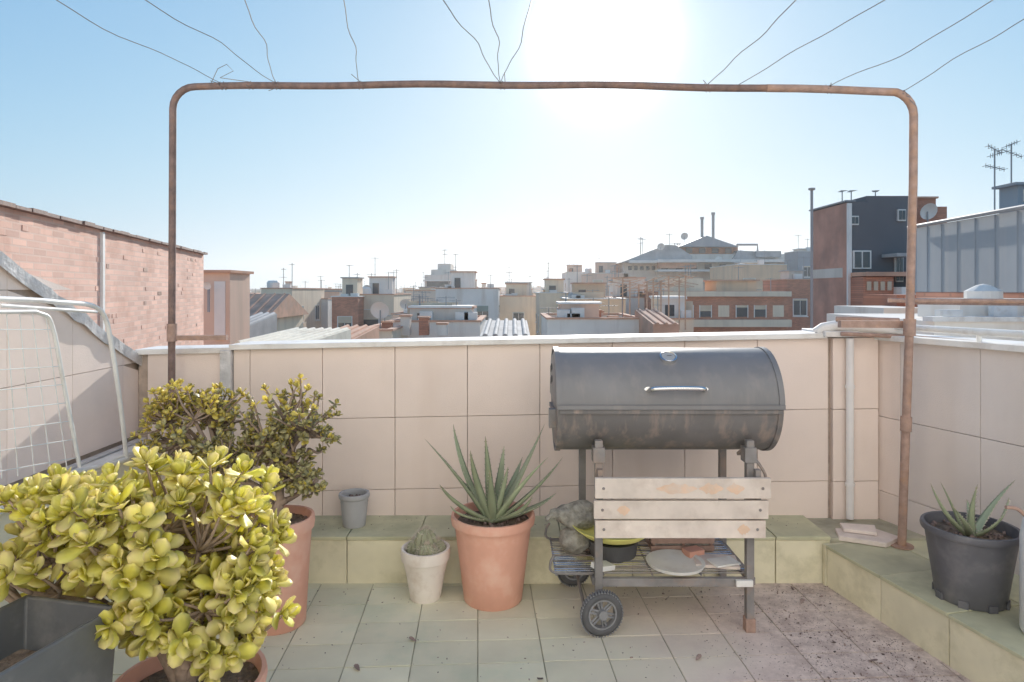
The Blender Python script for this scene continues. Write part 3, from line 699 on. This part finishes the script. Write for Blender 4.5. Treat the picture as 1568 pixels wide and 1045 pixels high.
# ------------------------------------------------ unseen house facade behind the camera, added to bounce sunlight back
m_facade=M('facade_white',(.92,.90,.86),.9,.03,2,.2,80,.004)
m_glass=M('window_glass',(.07,.08,.09),.12,.2,.6,0,spec=.7)
mb=MB(); mb.box(-5,5,-1.2,-.9,-18,6.2,m_facade); mb.box(-5,5,-8,-1.2,-18,6.0,m_facade)
mb.box(-.5,.5,-.9,-.87,0,2.1,m_white); mb.box(-.42,.42,-.87,-.86,.1,2.0,m_white)
mb.box(1.4,2.3,-.9,-.87,.95,2.05,m_white); mb.box(1.46,2.24,-.87,-.86,1.0,2.0,m_glass)
mb.obj('house_bounce_facade')
mb=MB(); mb.box(-1.95,3.2,-.9,3.2,-18,-.31,m_facade); mb.obj('terrace_building_base')
# ------------------------------------------------ CITY
def wallmat(n,c,st=(.52,.40,.30)): return M(n,c,.9,.08,.35,0,3,.03,stain=st,stain_amt=.4,stain_scale=.35,streak=True)
cw=[wallmat('render_white',(.92,.85,.76)),wallmat('render_cream',(.91,.74,.55)),wallmat('render_ochre',(.86,.60,.39)),wallmat('render_grey',(.80,.70,.60)),wallmat('render_pink',(.88,.62,.47)),wallmat('render_pale',(.90,.84,.78))]
BR=(pi/2,0,0)
m_brick=M('brick_red',(.62,.29,.19),.9,.15,.6,.2,8,.02,brick=(.25,.075,.01,(.8,.8,.8),BR),stain=(.42,.25,.19),stain_amt=.5,stain_scale=.4)
m_dark=wallmat('dark_render',(.17,.165,.17),(.30,.29,.29))
m_roof=M('roof_terracotta',(.70,.40,.27),.9,.2,1,0,stain=(.48,.34,.27),stain_amt=.6,stain_scale=.6)
m_roofg=M('roof_grey',(.46,.44,.42),.8,.2,1,0)
m_roofc=M('roof_cream',(.84,.76,.62),.85,.12,2,0,stain=(.54,.43,.33),stain_amt=.6,stain_scale=1.2)
m_frame=M('window_frame',(.88,.82,.75),.6,.1,1,0)
m_blind=M('blind',(.74,.59,.43),.7,.2,.4,0)
m_blind2=M('blind_green',(.36,.41,.36),.7,.2,.4,0)
m_ant=M('antenna_metal',(.36,.35,.35),.5,.1,1,0)
m_metal=M('corrugated_metal',(.36,.38,.40),.6,.06,.8,0,stain=(.46,.44,.42),stain_amt=.4,stain_scale=.6,streak=True)
def facade(mb,w,zt,nf=4,bay=2.4,style=0,h=3.0,rr=R):
    nb=max(1,int(w/bay)); bw=w/nb
    for k in range(nf):
        z=zt-.5-k*h
        for i in range(nb):
            cxx=(i+.5)*bw; q=rr.random()
            if q<.08: continue
            if style==1 and (i%2==0):
                mb.box(cxx-.7,cxx+.7,-.02,.02,z-2.2,z-.1,m_frame); mb.box(cxx-.62,cxx+.62,-.035,-.021,z-2.2,z-.18,m_glass)
                mb.box(cxx-.62,cxx+.62,-.06,-.036,z-.2-rr.random()*1.4,z-.15,m_blind)
                mb.box(cxx-1.05,cxx+1.05,-.9,-.02,z-2.4,z-2.24,m_frame)
                mb.box(cxx-1.05,cxx+1.05,-.9,-.86,z-1.45,z-1.40,m_ant)
                for t in range(9): mb.box(cxx-1.03+t*.255,cxx-1.0+t*.255,-.89,-.87,z-2.24,z-1.45,m_ant)
            else:
                ww=.5 if q<.8 else .35; hh=1.3 if q<.8 else .7
                mb.box(cxx-ww-.08,cxx+ww+.08,-.02,.02,z-.5-hh,z-.42,m_frame); mb.box(cxx-ww,cxx+ww,-.035,-.021,z-.42-hh,z-.5,m_glass)
                mb.box(cxx-.02,cxx+.02,-.045,-.036,z-.42-hh,z-.5,m_frame)
                mb.box(cxx-ww,cxx+ww,-.07,-.046,z-.5-hh*rr.random()*.8,z-.46,m_blind if q<.5 else m_blind2)
                mb.box(cxx-ww-.12,cxx+ww+.12,-.12,-.02,z-.58-hh,z-.51-hh,m_frame)
def antenna(mb,x,y,z,h,rr=R,mat=None,s=1):
    mat=mat or m_ant
    mb.box(x-.022*s,x+.022*s,y-.02,y+.02,z,z+h,mat)
    for k in range(rr.choice([1,1,2])):
        zz=z+h*(.95-.3*k); L=rr.uniform(.5,1.0)*s; a=rr.uniform(0,pi); rot=Quaternion((0,0,1),a)
        mb.obox((x,y,zz),(L,.03*s,.03*s),mat,rot)
        for t in range(6):
            o=rot@Vector((L*(-.48+t*.19),0,0)); mb.obox((x+o.x,y+o.y,zz),(.018*s,.5*s*(1-.08*t),.018*s),mat,rot)
def dish(mb,x,y,z,r=.35,mat=None):
    rm=Matrix.Rotation(pi/2+.4,4,'X'); mb.lathe([(0.001,-.08*r*3),(r*.5,-.05*r*3),(r*.85,-.02*r),(r,.03*r)],(x,y,z),mat or m_frame,16,rm)
    mb.f.pop();mb.m.pop(); mb.box(x-.02,x+.02,y+.05,y+.09,z-.8*r-.5,z,m_ant)
def building(name,x0,w,Yf,dep,zt,wm,rot=0,style=0,nf=4,roofstuff=2,hip=False,rr=R,base=-18,roof=None,h=3.0,hs=1.0):
    mb=MB(); mb.M=Matrix.Translation((x0,Yf,0))@Matrix.Rotation(rot,4,'Z')
    mb.box(0,w,0,dep,base,zt-.12,wm)
    rf=roof or m_roof
    K=mb.M.copy()
    if hip:
        hgt=rr.uniform(.12,.2)*dep; e=.3
        mb.add([(-e,-e,zt-.1),(w+e,-e,zt-.1),(w+e,dep+e,zt-.1),(-e,dep+e,zt-.1),(w*.0-e,dep/2,zt+hgt),(w+e,dep/2,zt+hgt)],[(0,1,5,4),(2,3,4,5),(0,4,3),(1,2,5),(0,3,2,1)],rf)
        nrib=int(w/.4)
        for i in range(nrib):
            xx=-e+(w+2*e)*(i+.5)/nrib; mb.tube([(xx,-e-.03,zt-.09),(xx,dep/2,zt+hgt+.01)],.06,rf,6)
    else:
        mb.box(.02,w-.02,.02,dep-.02,zt-.12,zt-.10,rf)
        ph=rr.uniform(.2,.9)*hs; t=.18
        mb.box(0,w,0,t,zt-.119,zt+ph,wm); mb.box(0,w,dep-t,dep,zt-.119,zt+ph,wm); mb.box(0,t,t,dep-t,zt-.119,zt+ph,wm); mb.box(w-t,w,t,dep-t,zt-.119,zt+ph,wm)
        cm=rr.choice([m_frame,m_roof,m_roof])
        mb.box(-.06,w+.06,-.06,t+.05,zt+ph+.0,zt+ph+.08,cm); mb.box(-.06,w+.06,dep-t-.05,dep+.06,zt+ph,zt+ph+.08,cm)
        mb.box(-.06,t+.05,t+.05,dep-t-.05,zt+ph,zt+ph+.08,cm); mb.box(w-t-.05,w+.06,t+.05,dep-t-.05,zt+ph,zt+ph+.08,cm)
        for q in range(roofstuff):
            k=rr.random(); xx=rr.uniform(.5,max(.6,w-3)); yy=rr.uniform(.8,max(.9,dep-3.5))
            if k<.42:
                hw,hd,hh=rr.uniform(1.6,3.0),rr.uniform(1.6,2.6),rr.uniform(1.1,2.1)*hs; m2=rr.choice(cw[:5]+[wm]); 
                xe=min(xx+hw,w-.3)
                mb.box(xx,xe,yy,yy+hd,zt-.1,zt+hh,m2); mb.box(xx-.12,xe+.12,yy-.12,yy+hd+.12,zt+hh,zt+hh+.1,rr.choice([m_roof,m_frame,m_roofg]))
                mb.box(xx+.3,xx+.85,yy-.03,yy-.001,zt+hh*.25,zt+hh*.75,m_glass); antenna(mb,xx+.3,yy+1,zt+hh+.1,rr.uniform(.8,1.8)*hs,rr)
            elif k<.68:
                for c in range(rr.randint(1,4)):
                    ch=rr.uniform(.6,1.5)*hs; mb.box(xx+c*.8,xx+c*.8+.4,yy,yy+.5,zt-.1,zt+ch,rr.choice([m_brick,cw[0],cw[3]])); mb.box(xx+c*.8-.05,xx+c*.8+.45,yy-.05,yy+.55,zt+ch,zt+ch+.08,m_roof)
            elif k<.76:
                mb.lathe([(.45,0),(.5,.1),(.5,.8),(.4,.95),(.0,1.0)],(xx,yy,zt+.2),rr.choice([m_frame,m_roofg]),14); mb.box(xx-.5,xx+.5,yy-.5,yy+.5,zt-.1,zt+.2,m_roofg)
            elif k<.9: dish(mb,xx,yy,zt+1.0,.4)
            else:
                mb.box(xx,xx+2.2,yy,yy+.04,zt-.05,zt+1.2,m_blind)
            antenna(mb,rr.uniform(.3,w-.3),rr.uniform(.3,dep-.3),zt,rr.uniform(1.2,2.8)*hs,rr)
            if rr.random()<.5: 
                xx=rr.uniform(.3,w-.5); mb.box(xx,xx+.6,.5,.9,zt-.1,zt+ph+rr.uniform(.2,.6),m_frame)
    mb.M=K; facade(mb,w,zt,nf,style=style,rr=rr,h=h)
    mb.M=K@Matrix.Translation((0,dep,0))@Matrix.Rotation(-pi/2,4,'Z'); facade(mb,dep,zt,min(nf,3),bay=3.4,rr=rr)
    mb.M=K@Matrix.Translation((w,0,0))@Matrix.Rotation(pi/2,4,'Z'); facade(mb,dep,zt,min(nf,3),bay=3.4,rr=rr)
    return mb.obj(name)
def hero(name,xa,xb,yt,Y,dep,wm,**k):
    a=W(xa,yt,Y);b=W(xb,yt,Y); return building(name,a.x,b.x-a.x,Y,dep,a.z,wm,**k)
# neighbouring brick wall on the left
m_brickL=M('pink_brick',(.82,.55,.45),.9,.10,.8,.5,30,.012,brick=(.24,.062,.008,(.92,.98,1.0),(pi/2,0,0)),stain=(.60,.33,.24),stain_amt=.75,stain_scale=2.2)
A=Vector((-3.1,1.5,0));B=Vector((-5.62,11.9,0));d=(B-A);Ln=d.length;d.normalize();nr=Vector((-d.y,d.x,0))
mx=Matrix(((d.x,nr.x,0,A.x),(d.y,nr.y,0,A.y),(0,0,1,0),(0,0,0,1)))
mb=MB();mb.box(0,Ln,0,4,-18,1.90,m_brickL)
n=40
for i in range(n): mb.box(Ln*i/n+.004,Ln*(i+1)/n-.004,-.07+R.uniform(-.01,.01),.12,1.90,1.93+R.uniform(-.005,.01),m_rustd)
mb.box(Ln-5.0,Ln-4.94,-.03,-.001,-2,1.88,m_white)
for k in range(110):
    q=R.uniform(3,Ln-.5); zz=round(R.uniform(-1,1.8)/.062)*.062; ww=R.uniform(.06,.18); mb.box(q,q+ww,-.006,-.001,zz+.008,zz+.055,m_rust if R.random()<.25 else m_brickL)
o=mb.obj('brick_party_wall'); o.matrix_world=mx
mb=MB(); a=W(318,418,14.5);b=W(352,424,14.5); mb.box(a.x-3,b.x,14.5,15.6,-18,a.z,cw[4]); mb.box(a.x-3.1,b.x+.06,14.4,15.7,a.z,a.z+.06,m_roof)
c=W(334,438,14.4); 
mb.box(c.x-.12,c.x+.12,14.47,14.499,c.z-1.2,c.z+.1,m_frame); dish(mb,c.x-.15,14.2,c.z,.09); mb.obj('pink_house')
def ridged(name,xa,xb,y1,Y1,y2,Y2,mat,pitch=.22,r=.07):
    mb=MB(); a=W(xa,y1,Y1);b=W(xb,y1,Y1); z2=CH-(y2-445)/1000*Y2; n=max(3,int((b.x-a.x)/pitch))
    mb.add([(a.x,Y1,a.z-.02),(b.x,Y1,a.z-.02),(b.x,Y2,z2-.02),(a.x,Y2,z2-.02),(a.x,Y1,-18),(b.x,Y1,-18),(b.x,Y2,-18),(a.x,Y2,-18)],[(0,1,2,3),(4,5,1,0),(5,6,2,1),(6,7,3,2),(7,4,0,3)],mat)
    for i in range(n):
        x=a.x+(b.x-a.x)*(i+.5)/n; mb.tube([(x,Y1-.05,a.z-.02),(x,Y2,z2-.02)],r,mat,8)
    mb.obj(name,auto=50)
ridged('corrugated_roof',358,470,524,11.0,503,14,m_roofc,.16,.045)
ridged('tiled_roof',474,540,520,15,499,18,m_roof,.2,.06)
ridged('corrugated_roof',735,812,514,22,490,27,m_roofg,.3,.09)
ridged('tiled_roof',322,356,510,18.5,480,22,m_roofg,.25,.07)
ridged('tiled_roof',1000,1040,496,27,474,31,m_roof,.3,.08)
hs=[('low_terrace_house',596,735,505,30,6,cw[0],dict(nf=1,roofstuff=5,hs=.55)),
('low_terrace_house',548,600,516,26,6,cw[1],dict(nf=1,roofstuff=2,hs=.5)),
('low_terrace_house',838,985,503,30,6,cw[0],dict(nf=1,roofstuff=6,hs=.55)),
('low_terrace_house',352,402,486,36,7,cw[1],dict(hip=True)),
('apartment_building',400,447,452,52,9,cw[1],dict(roofstuff=2)),
('apartment_building',447,502,468,60,9,cw[0],dict(roofstuff=4)),
('brick_house',508,548,466,50,8,m_brick,dict(roofstuff=2)),
('apartment_building',532,603,462,52,9,cw[1],dict(style=1,roofstuff=3)),
('low_terrace_house',600,668,490,44,7,cw[4],dict(roofstuff=4,hs=.8)),
('apartment_building',621,667,458,66,9,cw[3],dict(style=1)),
('apartment_building',667,763,452,58,9,cw[5],dict(style=1,roofstuff=4)),
('apartment_building',765,823,464,64,9,cw[1],dict(roofstuff=3)),
('apartment_building',826,872,466,52,8,cw[1],dict(roofstuff=2)),
('low_terrace_house',868,958,474,46,8,cw[2],dict(roofstuff=4,nf=3)),
('apartment_building',868,900,424,98,10,cw[0],dict(roofstuff=2)),
('apartment_building',900,962,422,90,12,cw[4],dict(style=1,roofstuff=3)),
('low_terrace_house',938,1012,464,54,8,cw[0],dict(roofstuff=4)),
('low_terrace_house',1000,1062,494,38,5,cw[1],dict(roofstuff=3,hs=.7)),
('brick_building',1205,1245,440,52,5,m_brick,dict(roofstuff=1)),
('apartment_building',1128,1205,418,74,10,cw[2],dict(style=1,roofstuff=3)),
('apartment_building',1222,1250,396,80,4,m_metal,dict(roofstuff=1)),
]
for nm,xa,xb,yt,Y,dp,wm,k in hs: hero(nm,xa,xb,yt,Y,dp,wm,**k)
mb=MB()
for xa,xb,yt,Y in((650,706,421,110),(660,696,413,112),(670,690,404,114)):
    a=W(xa,yt,Y);b=W(xb,yt,Y); mb.box(a.x,b.x,Y,Y+6,-18,a.z,cw[3])
    for f in range(5):
        z=a.z-.9-f*1.6
        if Y==110: mb.box(a.x-.15,b.x+.15,Y-.5,Y-.001,z-.2,z,m_frame); mb.box(a.x+.4,b.x-.4,Y-.06,Y-.002,z-1.2,z-.2,m_glass)
a=W(681,404,115); antenna(mb,a.x,115,a.z,2.5,s=2); mb.obj('stepped_tower')
# brick & cream apartment block
mb=MB(); Y=48; a=W(1012,432,Y); b=W(1207,432,Y); Wd=b.x-a.x; zt=CH-(447-445)/1000*Y
mb.M=Matrix.Translation((a.x,Y,0)); m_cr=cw[1]
mb.box(0,Wd,0,6,-18,zt,m_brick); mb.box(-.1,Wd+.1,-.35,.3,zt-.35,zt+.02,m_cr); mb.box(0,Wd,.3,6,zt,zt+.05,m_roof)
for k in range(6):
    z=zt-1.0-k*1.15
    if k%2==1: mb.box(-.05,Wd+.05,-.5,-.001,z-.42,z+.1,m_cr)
    else:
        for i in range(7):
            xx=Wd*(i+.15)/7
            mb.box(xx,xx+.8,-.03,-.001,z-.85,z-.0,m_cr if (i+k//2)%3==0 else m_glass)
            if (i+k//2)%3: mb.box(xx-.06,xx,-.05,-.001,z-.9,z+.02,m_frame); mb.box(xx+.8,xx+.86,-.05,-.001,z-.9,z+.02,m_frame); mb.box(xx,xx+.8,-.06,-.031,z-.5*R.random(),z,m_blind)
mb.box(1.2,3.4,1,4,zt,zt+1.0,m_cr); mb.box(4.4,7.4,1,4,zt,zt+.8,cw[2]); mb.box(4.1,7.6,.8,4.2,zt+.8,zt+.9,m_roof)
for k in range(5): antenna(mb,R.uniform(.3,Wd-.3),R.uniform(.5,3),zt,R.uniform(1.0,2.4))
mb.obj('brick_apartment_block')
# hilltop cluster
mb=MB(); Y=90
def PB(xa,xb,y0,y1,dy,dep,mat): 
    a=W(xa,y0,Y);b=W(xb,y1,Y); mb.box(a.x,b.x,Y+dy,Y+dy+dep,b.z,a.z,mat)
PB(955,1010,400,700,0,10,cw[3]); PB(1005,1215,390,700,-1,12,cw[3]); PB(1040,1130,376,392,0,8,m_brick); PB(1150,1187,386,395,-2,8,m_roofg)
def roofp(P,mat):
    f=[W(x,y,Y-1.5) for x,y in P]; bck=[Vector((p.x,p.y+7,p.z)) for p in f]; n=len(f)
    mb.add(f+bck,[tuple(range(n))[::-1],tuple(range(n,2*n))]+[(i,(i+1)%n,n+(i+1)%n,n+i) for i in range(n)],mat)
roofp([(952,402),(1020,375),(1035,376),(1060,392),(1060,402)],m_roofg)
roofp([(1040,378),(1082,361),(1132,378)],m_metal)
roofp([(1130,384),(1180,386),(1188,396),(1120,400)],m_roofg)
PB(960,1060,400,404,-2.5,2,m_frame); PB(1000,1210,399,403,-3,2,m_frame); PB(1000,1210,414,417,-3,2,m_frame)
PB(1003,1060,404,412,-2.2,1,m_roof)
for i in range(9): PB(1010+i*22,1020+i*22,405,413,-1.1,.1,m_glass)
for i in range(5): PB(962+i*9,967+i*9,408,414,-.1,.1,m_glass)
for i in range(4): PB(1050+i*20,1060+i*20,380,388,-.1,.1,m_glass)
for x,y in((1075,336),(1092,329)): 
    a=W(x,y,Y); mb.tube([(a.x,Y,a.z-3.5),(a.x,Y,a.z)],.2,m_ant,8); mb.tube([(a.x,Y,a.z),(a.x,Y,a.z+.3)],.28,m_ant,8)
for x,y in((1012,378),(1048,362),(1100,398)): a=W(x,y,Y-2); dish(mb,a.x,Y-2,a.z,.5)
a=W(1128,375,Y);b=W(1160,375,Y); mb.tube([(a.x,Y,a.z),(b.x,Y,a.z),(b.x,Y,a.z-1)],.15,m_ant,6)
for k in range(7): a=W(R.uniform(960,1050),400,Y-1); antenna(mb,a.x,Y-1,a.z,R.uniform(2,4),s=1.5)
mb.obj('hilltop_building')
# dark tall building on right
mb=MB(); Y=25
def PB2(xa,xb,y0,y1,dy,dep,mat): 
    a=W(xa,y0,Y);b=W(xb,y1,Y); mb.box(a.x,b.x,Y+dy,Y+dy+dep,b.z,a.z,mat)
PB2(1298,1345,309,1200,.02,3.0,m_dark); PB2(1328.3,1400,300,1200,.05,3.0,m_dark); PB2(1400.5,1472,296,1200,1.5,2.0,m_brick); PB2(1472.5,1490,309,1200,1.5,2,m_brick)
PB2(1398,1474,293,296,1.4,2.2,m_roof)
m_bside=M('brick_red_flank',(.62,.33,.24),.9,.2,.8,.2,8,.02,stain=(.38,.25,.20),stain_amt=.6,stain_scale=.5)
aX=W(1298,0,Y).x; mb.box(aX-.03,aX-.001,Y+.02,Y+3.0,-18,CH+.136*Y-.05,m_bside); mb.box(aX-.08,aX+.3,Y-.02,Y+3.1,CH+.136*Y+.001,CH+.136*Y+.06,m_ant)
mb.box(aX-.05,aX-.031,Y+.3,Y+2.8,CH+.02*Y,CH+.035*Y,cw[3])
PB2(1296,1302,312,500,-.12,.1,m_frame)
for (x,y,w_,h_) in((1308,338,6,7),(1319,398,14,14),(1380,330,6,9),(1376,412,6,20),(1318,455,10,12),(1345,450,10,10)):
    PB2(x-w_,x+w_,y-h_,y+h_,-.06,.1,m_frame)
    for q in(-1,1): PB2(x+q*w_*.45-w_*.36,x+q*w_*.45+w_*.36,y-h_+2,y+h_-2,-.08,.02,m_glass)
PB2(1300,1345,425,500,-1,.9,m_brick); PB2(1345,1400,440,500,-1.5,1.4,cw[0]); PB2(1300,1400,418,424,-1.2,1.2,m_roof); PB2(1350,1375,390,395,-1,1,m_roofg)
for i in range(4): PB2(1305+i*10,1311+i*10,432,445,-1.05,.04,m_blind)
a=W(1422,324,Y+.9); dish(mb,a.x,Y+.9,a.z,.34)
for x in(1330,1345,1385): a=W(x,300,Y); antenna(mb,a.x,Y+2,a.z,.5,s=.6)
mb.obj('dark_brick_tower')
mb=MB(); a=W(1243,292,20); mb.tube([(a.x,20,-4),(a.x,20,a.z)],.04,m_ant,10); mb.lathe([(.05,0),(.10,.02),(.10,.07),(.0,.09)],(a.x,20,a.z),m_roofg,12); mb.obj('chimney_flue')
# grey corrugated shed
mb=MB(); A=Vector((8.75,14.2,0));B=Vector((7.3,7.5,0)); n=70
zA,zB=2.60,2.42
for i in range(n):
    t0=i/n;t1=(i+1)/n; p=A.lerp(B,t0);q=A.lerp(B,t1); z0=zA+(zB-zA)*t0
    mb.add([(p.x,p.y,1.22),(q.x,q.y,1.22),(q.x,q.y,z0),(p.x,p.y,z0),(p.x+3,p.y,z0-.1),(q.x+3,q.y,z0-.1)],[(0,1,2,3),(3,2,5,4)],m_metal)
    if i%7==0: mb.box(p.x-.008,p.x-.001,p.y-.012,p.y+.012,1.22,z0,m_metal)
mb.add([(8.75,14.2,1.2),(12,14.2,1.2),(12,14.2,2.45),(8.75,14.2,2.59)],[(0,1,2,3)],m_metal)
mb.tube([(8.68,14.3,2.63),(7.22,7.5,2.45)],.035,m_ant,6)
mb.box(8.9,12,9.6,14,-18,1.2,m_brick)
mb.add([(8.72,14.1,-18),(7.32,7.5,-18),(7.32,7.5,1.21),(8.72,14.1,1.21)],[(0,1,2,3)],m_brick)
mb.obj('corrugated_shed')
mb=MB(); a=W(1530,290,13.5); mb.box(a.x,a.x+2,13,13.5,2.0,a.z,m_metal); mb.box(a.x-.12,a.x+2.1,12.9,13.55,a.z,a.z+.05,m_ant); mb.box(a.x+.10,a.x+.35,12.97,12.999,a.z-.32,a.z-.08,m_frame)
mb.obj('rooftop_hut')
for px,h,ls in((1535,.85,((.98,.16,.5),(.86,.10,-.3),(.55,.20,.2))),(1561,.95,((.99,.12,-.4),(.80,.22,.35)))):
    mb=MB(); a=W(px,290,13); mb.box(a.x-.010,a.x+.010,13.2,13.22,a.z-.4,a.z+h,m_ant)
    for zz,L,an in ls:
        q=Quaternion((0,1,0),an); mb.obox((a.x,13.2,a.z+h*zz),(L*2,.012,.012),m_ant,q)
        for t in range(5):
            o=q@Vector((L*(-.95+t*.47),0,0)); mb.obox((a.x+o.x,13.2,a.z+h*zz+o.z),(.008,.2,.008),m_ant); mb.obox((a.x+o.x,13.2,a.z+h*zz+o.z),(.008,.008,.09),m_ant)
    mb.obj('tv_antenna')
mb=MB(); 
mb.box(5.3,8.6,8.2,11,-18,.86,cw[0]); mb.box(5.25,8.6,8.15,8.35,.86,.92,m_coping)
mb.box(5.9,7.0,8.6,9.5,.87,1.14,cw[0]); mb.lathe([(.22,0),(.22,.10),(.08,.18),(0,.2)],(6.35,8.8,1.14),cw[0],14)
for k in range(4): mb.box(5.5+k*.7,5.8+k*.7,8.4,8.5,.92,1.0+.05*(k%2),m_white)
mb.tube([(4.9,8.0,1.1),(8.5,8.0,1.06)],.022,m_rust,8); mb.obj('neighbour_rooftop')
mb=MB(); mb.box(8.6,9.4,14.6,16,-18,1.15,m_brick); mb.box(7.4,8.5,13.0,15,-18,.9,cw[0]); mb.obj('brick_outbuilding')
mb=MB(); m_or=M('orange_rust',(.70,.46,.30),.7,.2,2,0)
for k in range(9):
    a=W(955+k*12+R.uniform(-3,3),R.uniform(422,436),34); mb.box(a.x-.03,a.x+.03,34,34.05,-.8,a.z,m_or)
    for q in range(4): mb.obox((a.x,34,a.z-.16*q),(R.uniform(.7,1.4),.035,.035),m_or,Quaternion((0,1,.3),R.uniform(-.6,.3)).normalized())
mb.obj('rusty_antenna_cluster')
RR=random.Random(21)
rows=[(78,462,474),(96,456,468),(122,450,462),(160,447,457),(215,444,453),(290,441,449),(390,440,446)]
for Y,ya,yb in rows:
    x=-Y*1.05-5
    while x<Y*1.15:
        w=RR.uniform(6,12)*(1+Y/400); dep=RR.uniform(8,12)
        zt=CH-(RR.uniform(ya,yb)-445)/1000*Y-.6
        px=784+x/Y*1000
        if 840<px<1220 and Y>90: zt+=RR.uniform(0,.018)*Y
        wm=RR.choices(cw+[m_brick],[4,5,3,2,4,1,3])[0]
        building('apartment_building',x,w,Y+RR.uniform(-3,3),dep,zt,wm,rot=RR.uniform(-.12,.12),style=RR.choice([0,1]),nf=2 if Y>110 else 3,roofstuff=3,hip=RR.random()<.12,rr=RR,base=-18)
        x+=w+RR.uniform(-1,2)
m_ground=M('city_ground',(.30,.28,.26),.95,.2,.02,0)
mb=MB(); s=6000; mb.add([(-s,-s,-18),(s,-s,-18),(s,s,-18),(-s,s,-18)],[(0,1,2,3)],m_ground); mb.obj('ground')
mh=bpy.data.materials.new('haze'); mh.use_nodes=True; N=mh.node_tree.nodes; N.clear(); o=N.new('ShaderNodeOutputMaterial'); v=N.new('ShaderNodeVolumeScatter')
v.inputs['Density'].default_value=.0011; v.inputs['Anisotropy'].default_value=.5; v.inputs['Color'].default_value=(1,.955,.91,1); mh.node_tree.links.new(v.outputs[0],o.inputs['Volume'])
mb=MB(); mb.box(-700,700,18.3,700,-17.9,30,mh); mb.obj('haze')
# ------------------------------------------------ light
az=math.radians(8.0); el=math.radians(21.0)
sd=Vector((math.sin(az)*math.cos(el),math.cos(az)*math.cos(el),math.sin(el)))
w=bpy.data.worlds.new('World'); scn.world=w; w.use_nodes=True
N=w.node_tree.nodes;L=w.node_tree.links; bg=N['Background']
sky=N.new('ShaderNodeTexSky'); sky.sky_type='NISHITA'; sky.sun_disc=False; sky.sun_elevation=el; sky.sun_rotation=az
sky.air_density=1.0; sky.dust_density=.25; sky.ozone_density=2.5
def VM(op,a,b):
    n=N.new('ShaderNodeVectorMath'); n.operation=op
    for i,s in enumerate((a,b)):
        if isinstance(s,tuple): n.inputs[i].default_value=s
        elif s is not None: L.new(s,n.inputs[i])
    return n
def MA(op,a,b=0,c=0):
    n=N.new('ShaderNodeMath'); n.operation=op
    for i,s in enumerate((a,b,c)):
        if isinstance(s,(int,float)): n.inputs[i].default_value=s
        else: L.new(s,n.inputs[i])
    return n.outputs[0]
ST=.15
sep=N.new('ShaderNodeSeparateXYZ'); L.new(sky.outputs[0],sep.inputs[0])
cmb=N.new('ShaderNodeCombineXYZ')
for i,(gn,mxv) in enumerate(((1.8,.71),(2.15,.83),(2.5,.93))):   # soft shoulder, like the camera's highlight roll-off
    e=MA('POWER',math.e,MA('MULTIPLY',sep.outputs[i],-gn*ST)); L.new(MA('MULTIPLY',MA('SUBTRACT',1.0,e),mxv/ST),cmb.inputs[i])
tcw=N.new('ShaderNodeTexCoord'); dt=VM('DOT_PRODUCT',VM('NORMALIZE',tcw.outputs['Generated'],None).outputs[0],tuple(sd)).outputs['Value']
dt=MA('MAXIMUM',dt,0)
gl=MA('ADD',MA('MULTIPLY',MA('POWER',dt,520),26),MA('MULTIPLY',MA('POWER',dt,60),1.3))
cb=N.new('ShaderNodeCombineXYZ'); 
for i in range(3): L.new(gl,cb.inputs[i])
fin=VM('ADD',cmb.outputs[0],cb.outputs[0]).outputs[0]
L.new(fin,bg.inputs['Color']); bg.inputs['Strength'].default_value=ST
sl=bpy.data.lights.new('sun','SUN'); sl.energy=5; sl.angle=math.radians(.5); sl.color=(1,.945,.865)
so=bpy.data.objects.new('sun',sl); scn.collection.objects.link(so); so.rotation_euler=sd.to_track_quat('Z','Y').to_euler()
cam=bpy.data.cameras.new('camera'); co=bpy.data.objects.new('camera',cam); scn.collection.objects.link(co)
cam.sensor_width=36; cam.lens=36*1000/1568; cam.shift_y=-77.5/1568; cam.clip_start=.05; cam.clip_end=9000
co.location=(0,0,CH); co.rotation_euler=(math.radians(90),0,0); scn.camera=co
scn.view_settings.view_transform='Standard'; scn.view_settings.look='None'; scn.view_settings.exposure=0
